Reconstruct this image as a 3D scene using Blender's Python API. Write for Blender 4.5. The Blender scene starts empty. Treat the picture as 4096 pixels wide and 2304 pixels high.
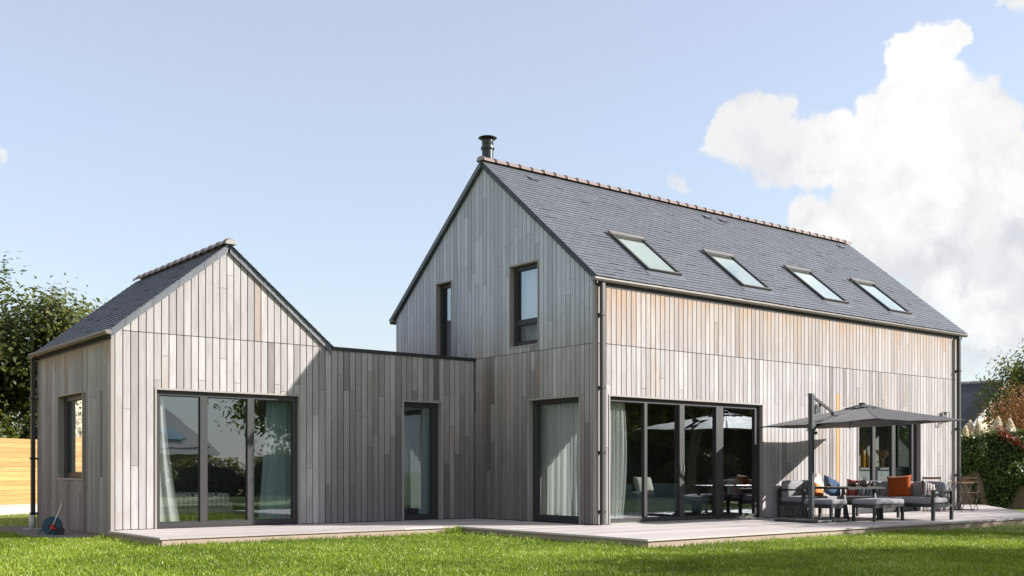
import bpy, bmesh, math, random
import numpy as np
from mathutils import Vector, Matrix, noise as mnoise

random.seed(7)
RNG = np.random.default_rng(7)
SC = bpy.context.scene
COL = SC.collection

# ------------------------------------------------------------------ camera, sky, sun, exposure
CAM = Vector((-13.374, -14.329, 1.0))
cam_d = bpy.data.cameras.new('camera')
cam = bpy.data.objects.new('camera', cam_d); COL.objects.link(cam)
cam.location = CAM
cam.rotation_euler = (math.radians(90), 0, math.radians(-38.523))
cam_d.sensor_width = 36.0
cam_d.lens = 37.164
cam_d.shift_y = 0.1788
cam_d.clip_end = 2000
SC.camera = cam

TO_SUN = Vector((1.3, -1.0, 0.783)).normalized()
SUN_EL = math.asin(TO_SUN.z)
sun_d = bpy.data.lights.new('sun', 'SUN')
sun_d.energy = 4.4
sun_d.angle = math.radians(0.55)
sun_d.color = (1.0, 0.955, 0.90)
sun = bpy.data.objects.new('sun', sun_d); COL.objects.link(sun)
sun.rotation_euler = (-TO_SUN).to_track_quat('-Z', 'Y').to_euler()

SC.view_settings.view_transform = 'Standard'
SC.view_settings.look = 'None'
SC.view_settings.exposure = 1.12
SC.view_settings.gamma = 1.0
SC.cycles.max_bounces = 8
SC.cycles.transparent_max_bounces = 24
SC.cycles.use_denoising = True
SC.cycles.caustics_reflective = False
SC.cycles.caustics_refractive = False


class G:
    """Small helper around a node tree."""
    def __init__(self, nt):
        self.nt = nt

    def n(self, typ, **kw):
        nd = self.nt.nodes.new(typ)
        for k, v in kw.items():
            if k.startswith('p_'):
                setattr(nd, k[2:], v)
                continue
            key = int(k[1:]) if k[0] == 'i' and k[1:].isdigit() else k.replace('_', ' ')
            s = nd.inputs[key]
            if isinstance(v, bpy.types.NodeSocket):
                self.nt.links.new(v, s)
            else:
                s.default_value = v
        return nd

    def math(self, op, a, b=0.0, c=0.0, clamp=False):
        nd = self.n('ShaderNodeMath', p_operation=op, i0=a, i1=b, i2=c)
        nd.use_clamp = clamp
        return nd.outputs[0]

    def vmath(self, op, a, b=(0, 0, 0)):
        nd = self.n('ShaderNodeVectorMath', p_operation=op, i0=a, i1=b)
        return nd.outputs[1] if op in ('DOT_PRODUCT', 'LENGTH', 'DISTANCE') else nd.outputs[0]

    def mix(self, f, a, b, mode='MIX'):
        nd = self.n('ShaderNodeMix', p_data_type='RGBA', p_blend_type=mode)
        for i, v in ((0, f), (6, a), (7, b)):
            if isinstance(v, bpy.types.NodeSocket):
                self.nt.links.new(v, nd.inputs[i])
            else:
                if i and len(v) == 3:
                    v = (*v, 1)
                nd.inputs[i].default_value = v
        return nd.outputs[2]

    def ramp(self, f, stops):
        nd = self.n('ShaderNodeValToRGB', Fac=f)
        el = nd.color_ramp.elements
        while len(el) < len(stops):
            el.new(0.5)
        for e, (p, c) in zip(el, stops):
            e.position = p
            e.color = (*c, 1) if len(c) == 3 else c
        return nd.outputs[0]

    def smooth(self, v, a, b):
        nd = self.n('ShaderNodeMapRange', p_interpolation_type='SMOOTHSTEP', Value=v, From_Min=a, From_Max=b)
        return nd.outputs[0]

    def noise(self, vec, scale, detail=3.0, rough=0.5, dist=0.0):
        return self.n('ShaderNodeTexNoise', Vector=vec, Scale=scale, Detail=detail, Roughness=rough, Distortion=dist).outputs[0]


def sky_dir(px, py):
    """Direction of a spot in the sky, given on a flat chart of it."""
    F = Vector((0.62278, 0.78239, 0)); R = Vector((0.78239, -0.62278, 0))
    return (F + R * ((px - 2048) / 4228.5) + Vector((0, 0, 1)) * ((1884.3 - py) / 4228.5)).normalized()


def build_world():
    w = bpy.data.worlds.new('World'); SC.world = w; w.use_nodes = True
    nt = w.node_tree; nt.nodes.clear(); g = G(nt)
    sky = g.n('ShaderNodeTexSky')
    sky.sky_type = 'NISHITA'; sky.sun_disc = False
    sky.sun_elevation = SUN_EL
    sky.sun_rotation = math.atan2(TO_SUN.x, TO_SUN.y)
    sky.air_density = 1.0; sky.dust_density = 0.4; sky.ozone_density = 1.2; sky.altitude = 20
    d = g.n('ShaderNodeTexCoord').outputs['Generated']
    sep = g.n('ShaderNodeSeparateXYZ', Vector=d)
    up = sep.outputs[2]
    # thin high haze makes the blue pale
    col = g.mix(0.38, sky.outputs[0], (3.3, 3.0, 2.95))
    col = g.mix(g.math('MULTIPLY', g.smooth(up, .20, .02), .75), col, (3.0, 3.22, 3.5))
    dim = g.math('ADD', 1.06, g.math('MULTIPLY', g.smooth(up, .34, .08), -.10))
    col = g.vmath('SCALE', col); lk_ = nt.links.new(dim, nt.nodes[-1].inputs[3])
    # cumulus: lumps placed in the sky, their outlines broken up by noise
    warp = g.n('ShaderNodeTexNoise', Vector=d, Scale=16.0, Detail=8.0, Roughness=0.6)
    wv = g.vmath('SUBTRACT', warp.outputs[1], (0.5, 0.5, 0.5))
    wv = g.vmath('SCALE', wv); nt.nodes[-1].inputs[3].default_value = 0.060
    dw = g.vmath('ADD', d, wv)
    lumps = [  # a spot in the sky, its size as an angle, how solid
        (2890, 560, .020, 1), (2950, 500, .022, 1), (3030, 460, .020, 1), (3110, 420, .015, 1), (3000, 590, .026, .95), (3110, 540, .028, 1), (3220, 580, .028, 1),
        (3330, 560, .022, 1), (3400, 610, .024, 1), (3120, 660, .026, .8), (3260, 660, .028, .85), (3420, 680, .024, .9), (3060, 740, .014, .55),
        (3540, 440, .022, .8), (3560, 520, .026, 1), (3590, 600, .024, 1), (3640, 400, .026, 1), (3700, 300, .024, 1), (3640, 230, .016, 1), (3740, 200, .020, 1), (3800, 190, .016, 1),
        (3850, 160, .012, 1), (3870, 180, .009, 1), (3760, 380, .028, 1), (3700, 480, .032, 1), (3830, 460, .030, 1), (3800, 290, .014, .8), (3920, 470, .026, .95), (4010, 480, .018, .8), (3980, 530, .022, .9),
        (3560, 680, .020, .9), (3620, 660, .020, .9), (3760, 600, .020, .8), (3900, 560, .024, .9), (3780, 620, .018, .9), (3830, 640, .022, .8), (3760, 690, .024, .8), (3940, 680, .03, .7), (4060, 640, .03, .75),
        (3230, 880, .018, .85), (3330, 890, .020, .85), (3430, 850, .022, .85), (3480, 770, .018, .8), (3530, 780, .022, .9), (3640, 760, .026, .9), (3560, 880, .032, .9), (3700, 860, .036, .8), (3850, 800, .036, .8), (4000, 800, .04, .8),
        (3450, 960, .03, .8), (3650, 990, .04, .75), (3820, 960, .045, .8), (4000, 960, .05, .8), (3760, 1090, .035, .7), (3950, 1110, .045, .75), (4080, 1230, .05, .7), (3900, 1260, .022, .6),
        (4000, 1380, .03, .55), (3880, 1440, .02, .5), (4200, 900, .05, .9), (4260, 1200, .06, .8),
        (4080, -6, .014, .7), (4000, -8, .010, .5), (4180, -30, .024, .8), (2740, 752, .009, .5), (2765, 760, .007, .55), (0, 640, .006, .5),
    ]
    rnd = random.Random(3)
    for k in range(34):                       # the same kind of clouds over the rest of the sky
        az = rnd.uniform(0, 2 * math.pi); el = rnd.uniform(.05, .9)
        dv = Vector((math.cos(az) * math.cos(el), math.sin(az) * math.cos(el), math.sin(el)))
        if dv.dot(Vector((0.5, 0.62, 0.32)).normalized()) > .80:
            continue
        lumps.append((dv, rnd.uniform(.08, .2), .85))
    for dv, r_ in (((.70, .33, .64), .085), ((.735, .37, .58), .075), ((.66, .40, .66), .08), ((.62, .30, .74), .10), ((.79, .29, .54), .07), ((.84, .25, .485), .08)):
        lumps.append((Vector(dv).normalized(), r_, .85 if dv[0] < .78 else .52))      # the bank goes on above the frame: it stands in the rooflights
    acc = None
    for L in lumps:
        if len(L) == 3:
            c, r, s = L
        else:
            c, r, s = sky_dir(L[0], L[1]), L[2], L[3]
        dist = g.vmath('DISTANCE', dw, tuple(c))
        v = g.math('MULTIPLY', g.smooth(dist, r * 1.45, r * 0.5), s)
        acc = v if acc is None else g.math('MAXIMUM', acc, v)
    fine = g.noise(d, 34.0, 10.0, 0.62)
    dens = g.math('ADD', acc, g.math('MULTIPLY', g.math('SUBTRACT', fine, 0.5), 0.55))
    mask0 = g.smooth(dens, 0.24, 0.68)
    mask = g.math('MULTIPLY', mask0, 1.0)
    shade = g.noise(g.vmath('ADD', dw, (0.0, 0.0, 0.03)), 9.0, 6.0, 0.55)
    low = g.smooth(up, 0.34, 0.08)
    grey = g.math('MULTIPLY', g.smooth(shade, 0.36, 0.60), g.math('ADD', 0.45, g.math('MULTIPLY', low, 0.55)))
    b0 = g.noise(d, 22.0, 7.0, .58)
    b1 = g.noise(g.vmath('ADD', d, tuple(TO_SUN * .016 + Vector((0, 0, .008)))), 22.0, 7.0, .58)
    bil = g.math('MULTIPLY', g.math('SUBTRACT', b0, b1), 1.6)
    grey = g.math('ADD', grey, g.math('SUBTRACT', g.math('MULTIPLY', g.math('MAXIMUM', g.math('MULTIPLY', bil, -1.0), 0.0), 1.0), 0.0), clamp=True)
    ccol = g.mix(grey, (4.3, 4.25, 4.2), (2.95, 3.03, 3.22))
    col = g.mix(mask, col, ccol)
    bg = g.n('ShaderNodeBackground', Color=col, Strength=0.112)
    out = g.n('ShaderNodeOutputWorld', Surface=bg.outputs[0])
build_world()


# ------------------------------------------------------------------ mesh helpers
class MB:
    def __init__(self):
        self.v = []; self.f = []; self.t = []; self.cur = (0.5, 0.5, 0.0, 0.0)

    def add(self, verts, faces, tint=None):
        o = len(self.v)
        self.v.extend([tuple(p) for p in verts])
        for f in faces:
            self.f.append([i + o for i in f]); self.t.append(tint or self.cur)
        return self

    def hexa(self, p, tint=None):
        """8 points: four of one end ring, four of the other."""
        return self.add(p, [(0, 3, 2, 1), (4, 5, 6, 7), (0, 1, 5, 4), (1, 2, 6, 5), (2, 3, 7, 6), (3, 0, 4, 7)], tint)

    def box(self, x0, x1, y0, y1, z0, z1, tint=None):
        return self.hexa([(x0, y0, z0), (x1, y0, z0), (x1, y1, z0), (x0, y1, z0), (x0, y0, z1), (x1, y0, z1), (x1, y1, z1), (x0, y1, z1)], tint)

    def mbox(self, mp, u0, u1, d0, d1, z0, z1, tint=None):
        P = [mp(u, d, z) for z in (z0, z1) for (u, d) in ((u0, d0), (u1, d0), (u1, d1), (u0, d1))]
        return self.hexa(P, tint)

    def bar(self, p, q, w, h, up=(0, 0, 1), tint=None):
        p = Vector(p); q = Vector(q); a = (q - p).normalized(); up = Vector(up)
        if abs(a.dot(up)) > .95:
            up = Vector((1, 0, 0)) if abs(a.x) < .9 else Vector((0, 1, 0))
        s = a.cross(up).normalized() * w / 2; t = s.cross(a).normalized() * h / 2
        P = [p - s - t, p + s - t, p + s + t, p - s + t, q - s - t, q + s - t, q + s + t, q - s + t]
        return self.hexa(P, tint)

    def tube(self, pts, r, n=8, caps=True, tint=None):
        pts = [Vector(p) for p in pts]
        rs = r if isinstance(r, (list, tuple)) else [r] * len(pts)
        rings = []; ref = None
        for i, p in enumerate(pts):
            a = (pts[min(i + 1, len(pts) - 1)] - pts[max(i - 1, 0)]).normalized()
            if ref is None:
                ref = Vector((0, 0, 1)) if abs(a.z) < .9 else Vector((1, 0, 0))
            s = a.cross(ref).normalized(); t = s.cross(a).normalized(); ref = t
            rings.append([p + (s * math.cos(2 * math.pi * k / n) + t * math.sin(2 * math.pi * k / n)) * rs[i] for k in range(n)])
        V = [q for R in rings for q in R]; Fc = []
        for i in range(len(pts) - 1):
            for k in range(n):
                a, b = i * n + k, i * n + (k + 1) % n
                Fc.append((a, b, b + n, a + n))
        if caps:
            Fc.append(tuple(range(n))[::-1]); Fc.append(tuple((len(pts) - 1) * n + k for k in range(n)))
        return self.add(V, Fc, tint)

    def lathe(self, prof, c=(0, 0, 0), n=20, tint=None):
        V = []; Fc = []
        for r, z in prof:
            for k in range(n):
                a = 2 * math.pi * k / n
                V.append((c[0] + r * math.cos(a), c[1] + r * math.sin(a), c[2] + z))
        for i in range(len(prof) - 1):
            for k in range(n):
                a, b = i * n + k, i * n + (k + 1) % n
                Fc.append((a, b, b + n, a + n))
        Fc.append(tuple(range(n))[::-1]); Fc.append(tuple((len(prof) - 1) * n + k for k in range(n)))
        return self.add(V, Fc, tint)

    def grid(self, fn, nu, nv, tint=None):
        V = [fn(i / nu, j / nv) for j in range(nv + 1) for i in range(nu + 1)]
        Fc = [(j * (nu + 1) + i, j * (nu + 1) + i + 1, (j + 1) * (nu + 1) + i + 1, (j + 1) * (nu + 1) + i) for j in range(nv) for i in range(nu)]
        return self.add(V, Fc, tint)

    def mesh(self, name, smooth=False, recalc=True):
        me = bpy.data.meshes.new(name)
        me.from_pydata(self.v, [], self.f)
        at = me.attributes.new('tint', 'FLOAT_COLOR', 'FACE')
        at.data.foreach_set('color', np.array(self.t, dtype=np.float32).ravel())
        if recalc:
            bm = bmesh.new(); bm.from_mesh(me); bmesh.ops.recalc_face_normals(bm, faces=bm.faces); bm.to_mesh(me); bm.free()
        if smooth:
            me.polygons.foreach_set('use_smooth', np.ones(len(me.polygons), dtype=bool))
        return me

    def build(self, name, mat, parent=None, smooth=False, loc=None, recalc=True):
        o = bpy.data.objects.new(name, self.mesh(name, smooth, recalc))
        o.data.materials.append(mat)
        COL.objects.link(o)
        if parent: o.parent = parent
        if loc is not None: o.location = loc
        return o


def tag(o, label=None, cat=None, group=None, kind=None):
    if label: o['label'] = label
    if cat: o['category'] = cat
    if group: o['group'] = group
    if kind: o['kind'] = kind
    return o


def empty(name, loc=(0, 0, 0), rz=0.0):
    o = bpy.data.objects.new(name, None); COL.objects.link(o)
    o.location = loc; o.rotation_euler = (0, 0, rz)
    o.empty_display_size = .2
    return o


def copy_tree(o, parent=None):
    c = o.copy(); COL.objects.link(c); c.parent = parent
    for ch in list(o.children):
        copy_tree(ch, c)
    return c


def soft_box(name, mat, parent, x0, x1, y0, y1, z0, z1, r=.04, puff=.012, loc=None):
    """A cushion: rounded box, faces slightly swollen."""
    bm = bmesh.new(); bmesh.ops.create_cube(bm, size=1)
    c = Vector(((x0 + x1) / 2, (y0 + y1) / 2, (z0 + z1) / 2)); s = Vector((x1 - x0, y1 - y0, z1 - z0))
    for v in bm.verts:
        v.co = Vector((v.co.x * s.x, v.co.y * s.y, v.co.z * s.z))
    r = min(r, min(s) * .45)
    bmesh.ops.bevel(bm, geom=list(bm.edges), offset=r, segments=3, profile=.6, affect='EDGES')
    bmesh.ops.subdivide_edges(bm, edges=[e for e in bm.edges if e.calc_length() > .16], cuts=5, use_grid_fill=True)
    for v in bm.verts:
        a = [1 - min(1, abs(v.co[i]) / (s[i] / 2)) ** 2 for i in range(3)]
        nz = mnoise.noise((v.co + c) * 5.0) * .006
        for i in range(3):
            j, k = (i + 1) % 3, (i + 2) % 3
            if abs(v.co[i]) > s[i] / 2 - r * .5:
                v.co[i] += math.copysign(puff * a[j] * a[k] * 2 + nz, v.co[i])
    for v in bm.verts:
        v.co += c
    me = bpy.data.meshes.new(name); bm.to_mesh(me); bm.free()
    me.polygons.foreach_set('use_smooth', np.ones(len(me.polygons), dtype=bool))
    o = bpy.data.objects.new(name, me); me.materials.append(mat); COL.objects.link(o)
    if parent: o.parent = parent
    if loc is not None: o.location = loc
    return o


# ------------------------------------------------------------------ materials
MAT = {}


def new_mat(name):
    m = bpy.data.materials.new(name); m.use_nodes = True
    nt = m.node_tree; nt.nodes.clear(); g = G(nt)
    b = g.n('ShaderNodeBsdfPrincipled'); o = g.n('ShaderNodeOutputMaterial', Surface=b.outputs[0])
    MAT[name] = m
    return m, g, b, o


def lk(g, a, b):
    g.nt.links.new(a, b)


def bump(g, b, h, strength, dist):
    n = g.n('ShaderNodeBump', Height=h, Strength=strength, Distance=dist)
    lk(g, n.outputs[0], b.inputs['Normal'])


def tint_of(g):
    a = g.n('ShaderNodeAttribute', p_attribute_name='tint')
    s = g.n('ShaderNodeSeparateColor', Color=a.outputs[0])
    return s.outputs[0], s.outputs[1], s.outputs[2], a.outputs['Alpha']


def m_plain(name, col, rough=.6, metal=0.0, var=.12, scale=9.0, bmp=.0, spec=.5):
    m, g, b, o = new_mat(name)
    p = g.n('ShaderNodeTexCoord').outputs['Object']
    n = g.noise(p, scale, 5.0, .6)
    f = g.math('ADD', 1 - var, g.math('MULTIPLY', n, 2 * var))
    c = g.vmath('SCALE', col); g.nt.nodes[-1].inputs[0].default_value = col; lk(g, f, g.nt.nodes[-1].inputs[3])
    lk(g, c, b.inputs['Base Color'])
    b.inputs['Roughness'].default_value = rough; b.inputs['Metallic'].default_value = metal
    b.inputs['Specular IOR Level'].default_value = spec
    if bmp: bump(g, b, g.noise(p, scale * 12, 3.0), bmp, .002)
    return m


def m_cladding():
    m, g, b, o = new_mat('weathered_cedar')
    R, Gn, B, A = tint_of(g)
    pos = g.n('ShaderNodeNewGeometry').outputs['Position']
    off = g.n('ShaderNodeCombineXYZ', X=g.math('MULTIPLY', R, 37.0), Y=g.math('MULTIPLY', Gn, 23.0), Z=g.math('MULTIPLY', R, 11.0)).outputs[0]
    q = g.vmath('ADD', pos, off)
    fine = g.noise(g.vmath('MULTIPLY', q, (1, 1, .018)), 210.0, 3.0, .6)
    med = g.noise(g.vmath('MULTIPLY', q, (1, 1, .05)), 34.0, 4.0, .6, .6)
    blot = g.noise(g.vmath('MULTIPLY', q, (1, 1, .35)), 3.0, 4.0, .6)
    z = g.n('ShaderNodeSeparateXYZ', Vector=pos).outputs[2]
    base = g.ramp(R, [(0.0, (.175, .152, .145)), (.2, (.265, .245, .242)), (.5, (.355, .335, .333)), (.85, (.425, .405, .402)), (1.0, (.47, .445, .435))])
    base = g.mix(g.math('MULTIPLY', g.smooth(blot, .42, .75), .7), base, (.30, .265, .25))
    warm = g.math('MULTIPLY', g.smooth(Gn, .88, 1.0), .62)
    base = g.mix(g.math('MULTIPLY', warm, g.smooth(blot, .25, .6)), base, (.33, .235, .175))
    # boards under the eaves have kept their brown
    zz = g.math('SUBTRACT', B, z)                     # distance below the eave (B holds the eave height, 0 = none)
    reach = g.math('ADD', .20, g.math('MULTIPLY', g.math('MULTIPLY', Gn, Gn), .55))
    reach = g.math('ADD', reach, g.math('MULTIPLY', g.math('SUBTRACT', med, .5), .35))
    e = g.math('SUBTRACT', 1.0, g.math('DIVIDE', zz, reach), clamp=True)
    e = g.math('MULTIPLY', g.smooth(e, 0.0, .75), g.smooth(B, .5, 1.0))
    base = g.mix(g.math('MULTIPLY', e, .68), base, (.37, .225, .125))
    e2 = g.math('MULTIPLY', g.math('MULTIPLY', g.smooth(zz, 1.5, .25), g.smooth(B, 4.0, 4.4)), g.math('ADD', .22, g.math('MULTIPLY', blot, .35)))
    base = g.mix(e2, base, (.385, .295, .23))
    # sheltered boards are browner low down
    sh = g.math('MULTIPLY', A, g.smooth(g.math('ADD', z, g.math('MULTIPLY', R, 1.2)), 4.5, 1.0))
    silver_skylight = g.math('MULTIPLY', g.math('MULTIPLY', A, g.smooth(z, 2.9, 4.6)), .8)  # weathered silver high up, with the blue skylight of shaded walls painted in
    base = g.mix(silver_skylight, base, g.mix(R, (.385, .415, .48), (.58, .625, .70)))
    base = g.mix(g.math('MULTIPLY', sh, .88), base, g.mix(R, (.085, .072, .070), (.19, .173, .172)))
    k = g.math('ADD', .52, g.math('ADD', g.math('MULTIPLY', fine, .34), g.math('MULTIPLY', med, .62)))
    c = g.vmath('SCALE', base); lk(g, k, g.nt.nodes[-1].inputs[3])
    lk(g, c, b.inputs['Base Color'])
    b.inputs['Roughness'].default_value = .72; b.inputs['Specular IOR Level'].default_value = .28
    bump(g, b, fine, .35, .003)


def m_wood(name, stops, rough=.65, axis='x', scale=1.0, tintamt=.25):
    m, g, b, o = new_mat(name)
    R, Gn, B, A = tint_of(g)
    pos = g.n('ShaderNodeNewGeometry').outputs['Position']
    off = g.n('ShaderNodeCombineXYZ', X=g.math('MULTIPLY', R, 31.0), Y=g.math('MULTIPLY', Gn, 17.0), Z=g.math('MULTIPLY', R, 7.0)).outputs[0]
    q = g.vmath('ADD', pos, off)
    st = {'x': (.03, 1, 1), 'y': (1, .03, 1), 'z': (1, 1, .03)}[axis]
    q = g.vmath('MULTIPLY', q, st)
    fine = g.noise(q, 160.0 * scale, 3.0, .6)
    med = g.noise(q, 22.0 * scale, 4.0, .6, .8)
    c = g.ramp(med, stops)
    k = g.math('ADD', 1.0 - tintamt - .12, g.math('ADD', g.math('MULTIPLY', R, tintamt * 2), g.math('MULTIPLY', fine, .24)))
    c2 = g.vmath('SCALE', c); lk(g, k, g.nt.nodes[-1].inputs[3])
    lk(g, c2, b.inputs['Base Color'])
    b.inputs['Roughness'].default_value = rough; b.inputs['Specular IOR Level'].default_value = .3
    bump(g, b, fine, .3, .002)


def m_fence():
    m, g, b, o = new_mat('fence_pine')
    R, Gn, B, A = tint_of(g)
    pos = g.n('ShaderNodeNewGeometry').outputs['Position']
    off = g.n('ShaderNodeCombineXYZ', X=g.math('MULTIPLY', R, 31.0), Y=g.math('MULTIPLY', Gn, 17.0), Z=g.math('MULTIPLY', R, 7.0)).outputs[0]
    q = g.vmath('ADD', pos, off)
    med = g.noise(g.vmath('MULTIPLY', q, (.06, .06, 1)), 40.0, 4.0, .6, 1.0)
    kn = g.n('ShaderNodeTexVoronoi', Vector=g.vmath('MULTIPLY', q, (1, 1, 1.6)), Scale=3.2).outputs['Distance']
    c = g.ramp(med, [(.2, (.34, .165, .045)), (.5, (.46, .255, .088)), (.85, (.53, .32, .13))])
    c = g.mix(g.smooth(kn, .075, .03), c, (.32, .15, .05))
    k = g.math('ADD', .82, g.math('MULTIPLY', R, .36))
    c2 = g.vmath('SCALE', c); lk(g, k, g.nt.nodes[-1].inputs[3])
    lk(g, c2, b.inputs['Base Color']); b.inputs['Roughness'].default_value = .6


def m_slate(name, lo, hi, rough=.42):
    m, g, b, o = new_mat(name)
    R, Gn, B, A = tint_of(g)
    pos = g.n('ShaderNodeNewGeometry').outputs['Position']
    q = g.vmath('ADD', pos, g.n('ShaderNodeCombineXYZ', X=g.math('MULTIPLY', R, 31.0), Y=g.math('MULTIPLY', Gn, 17.0), Z=R).outputs[0])
    n = g.noise(q, 26.0, 6.0, .65)
    c = g.mix(g.math('ADD', g.math('MULTIPLY', R, .6), g.math('MULTIPLY', n, .4)), lo, hi)
    big = g.noise(pos, 1.3, 5.0, .6); sp = g.noise(pos, 70.0, 3.0, .6)
    c = g.mix(g.math('MULTIPLY', g.smooth(big, .45, .7), .2), c, tuple(x * .6 for x in lo))
    c = g.mix(g.math('MULTIPLY', g.smooth(sp, .72, .80), .3), c, (.34, .34, .30))
    lk(g, c, b.inputs['Base Color'])
    lk(g, g.math('ADD', rough - .08, g.math('MULTIPLY', n, .2)), b.inputs['Roughness'])
    b.inputs['Specular IOR Level'].default_value = .45
    bump(g, b, n, .35, .004)


def m_glass(name, tint=(.86, .90, .89), gain=6.0, wav=.0022, gcol=(.84, .93, 1.0)):
    m = bpy.data.materials.new(name); m.use_nodes = True; nt = m.node_tree; nt.nodes.clear(); g = G(nt); MAT[name] = m
    pos = g.n('ShaderNodeNewGeometry').outputs['Position']
    n = g.noise(pos, 1.7, 2.0, .5)
    bp = g.n('ShaderNodeBump', Height=n, Strength=.35, Distance=wav)
    geo = g.n('ShaderNodeNewGeometry')
    cosi = g.math('ABSOLUTE', g.vmath('DOT_PRODUCT', geo.outputs['Incoming'], geo.outputs['Normal']))
    sch = g.math('ADD', .04, g.math('MULTIPLY', .96, g.math('POWER', g.math('SUBTRACT', 1.0, cosi), 5.0)))
    f = g.math('MULTIPLY', sch, gain, clamp=True)
    t = g.n('ShaderNodeBsdfTransparent', Color=(*tint, 1))
    gl = g.n('ShaderNodeBsdfGlossy', Color=(*gcol, 1), Roughness=0.0, Normal=bp.outputs[0])
    mx = g.n('ShaderNodeMixShader', i0=f, i1=t.outputs[0], i2=gl.outputs[0])
    g.n('ShaderNodeOutputMaterial', Surface=mx.outputs[0])


def m_leaf(name, stops, trans=.35, rough=.5, tcol=(.30, .34, .03)):
    m = bpy.data.materials.new(name); m.use_nodes = True; nt = m.node_tree; nt.nodes.clear(); g = G(nt); MAT[name] = m
    a = g.n('ShaderNodeAttribute', p_attribute_name='tint')
    c = g.ramp(g.n('ShaderNodeSeparateColor', Color=a.outputs[0]).outputs[0], stops)
    b = g.n('ShaderNodeBsdfPrincipled', Base_Color=c, Roughness=rough)
    b.inputs['Specular IOR Level'].default_value = .35
    tc = g.mix(.5, c, tcol, 'MIX')
    t = g.n('ShaderNodeBsdfTranslucent', Color=tc)
    mx = g.n('ShaderNodeMixShader', i0=trans, i1=b.outputs[0], i2=t.outputs[0])
    g.n('ShaderNodeOutputMaterial', Surface=mx.outputs[0])


def m_fabric(name, col, var=.10, weave=420.0, rough=.9):
    m, g, b, o = new_mat(name)
    p = g.n('ShaderNodeTexCoord').outputs['Object']
    n = g.noise(p, 7.0, 4.0, .6); w = g.noise(p, weave, 2.0, .5)
    f = g.math('ADD', 1 - var - .10, g.math('ADD', g.math('MULTIPLY', n, 2 * var), g.math('MULTIPLY', w, .2)))
    c = g.vmath('SCALE', col); g.nt.nodes[-1].inputs[0].default_value = col; lk(g, f, g.nt.nodes[-1].inputs[3])
    lk(g, c, b.inputs['Base Color'])
    b.inputs['Roughness'].default_value = rough; b.inputs['Specular IOR Level'].default_value = .15
    b.inputs['Sheen Weight'].default_value = .15
    bump(g, b, g.noise(p, 14.0, 4.0), .25, .012)


def m_stripe(name, stops, freq):
    m, g, b, o = new_mat(name)
    p = g.n('ShaderNodeTexCoord').outputs['Object']
    x = g.n('ShaderNodeSeparateXYZ', Vector=p).outputs[0]
    s = g.math('FRACT', g.math('MULTIPLY', g.math('ADD', x, 3.0), freq))
    nd = g.n('ShaderNodeValToRGB', Fac=s); nd.color_ramp.interpolation = 'CONSTANT'
    el = nd.color_ramp.elements
    while len(el) < len(stops): el.new(.5)
    for e, (q, c) in zip(el, stops): e.position = q; e.color = (*c, 1)
    lk(g, nd.outputs[0], b.inputs['Base Color']); b.inputs['Roughness'].default_value = .9
    b.inputs['Specular IOR Level'].default_value = .15


def m_curtain(name, col, trans=.5):
    m = bpy.data.materials.new(name); m.use_nodes = True; nt = m.node_tree; nt.nodes.clear(); g = G(nt); MAT[name] = m
    a = g.n('ShaderNodeBsdfDiffuse', Color=(*col, 1)); t = g.n('ShaderNodeBsdfTranslucent', Color=(*col, 1))
    mx = g.n('ShaderNodeMixShader', i0=trans, i1=a.outputs[0], i2=t.outputs[0])
    g.n('ShaderNodeOutputMaterial', Surface=mx.outputs[0])


def m_throw():
    m, g, b, o = new_mat('patterned_throw')
    p = g.n('ShaderNodeTexCoord').outputs['Object']
    s = g.n('ShaderNodeSeparateXYZ', Vector=p)
    colu = g.math('MULTIPLY', s.outputs[0], 11.0)
    cf = g.math('FRACT', colu); ci = g.math('FLOOR', colu)
    rr = g.n('ShaderNodeTexWhiteNoise', p_noise_dimensions='1D', W=ci).outputs[0]
    rows = g.math('FRACT', g.math('MULTIPLY', g.math('SUBTRACT', g.math('MULTIPLY', s.outputs[2], 1.0), g.math('MULTIPLY', s.outputs[1], 1.0)), g.math('ADD', 20.0, g.math('MULTIPLY', rr, 26.0))))
    d = g.math('MULTIPLY', g.math('LESS_THAN', rows, .5), g.math('LESS_THAN', cf, .62))
    lk(g, g.mix(d, (.55, .55, .50), (.07, .07, .07)), b.inputs['Base Color']); b.inputs['Roughness'].default_value = .9


def m_lawn():
    m, g, b, o = new_mat('lawn_soil')
    p = g.n('ShaderNodeNewGeometry').outputs['Position']
    n = g.noise(p, .8, 5.0, .6); f = g.noise(p, 45.0, 4.0, .7)
    c = g.mix(n, (.15, .205, .022), (.26, .32, .04))
    c = g.mix(g.math('MULTIPLY', f, .55), c, (.022, .042, .007))
    lk(g, c, b.inputs['Base Color']); b.inputs['Roughness'].default_value = .9
    bump(g, b, f, .8, .03)


m_cladding(); m_fence(); m_lawn(); m_throw()
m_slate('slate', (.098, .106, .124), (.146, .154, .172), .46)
m_slate('slate_verge_shaded', (.028, .033, .045), (.05, .056, .07), .5)  # same slate darkened: shade on the main gable verge put into the colour
m_slate('slate_wing_shaded', (.050, .057, .073), (.085, .092, .108), .5)  # darkened copy of the slate, carries the shade of the wing's left slope
m_slate('slate_far', (.30, .285, .26), (.46, .435, .40), .7)
m_slate('slate_dark', (.02, .022, .032), (.035, .038, .05), .6)
m_wood('deck_wood', [(.15, (.35, .31, .295)), (.5, (.475, .43, .41)), (.9, (.55, .51, .495))], axis='x', tintamt=.16)
m_wood('deck_edge', [(.15, (.27, .195, .15)), (.5, (.37, .285, .225)), (.9, (.43, .35, .30))], axis='x', tintamt=.12)
m_wood('trim_wood', [(.15, (.24, .21, .20)), (.5, (.32, .285, .27)), (.9, (.37, .34, .33))], axis='z', tintamt=.1)
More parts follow.
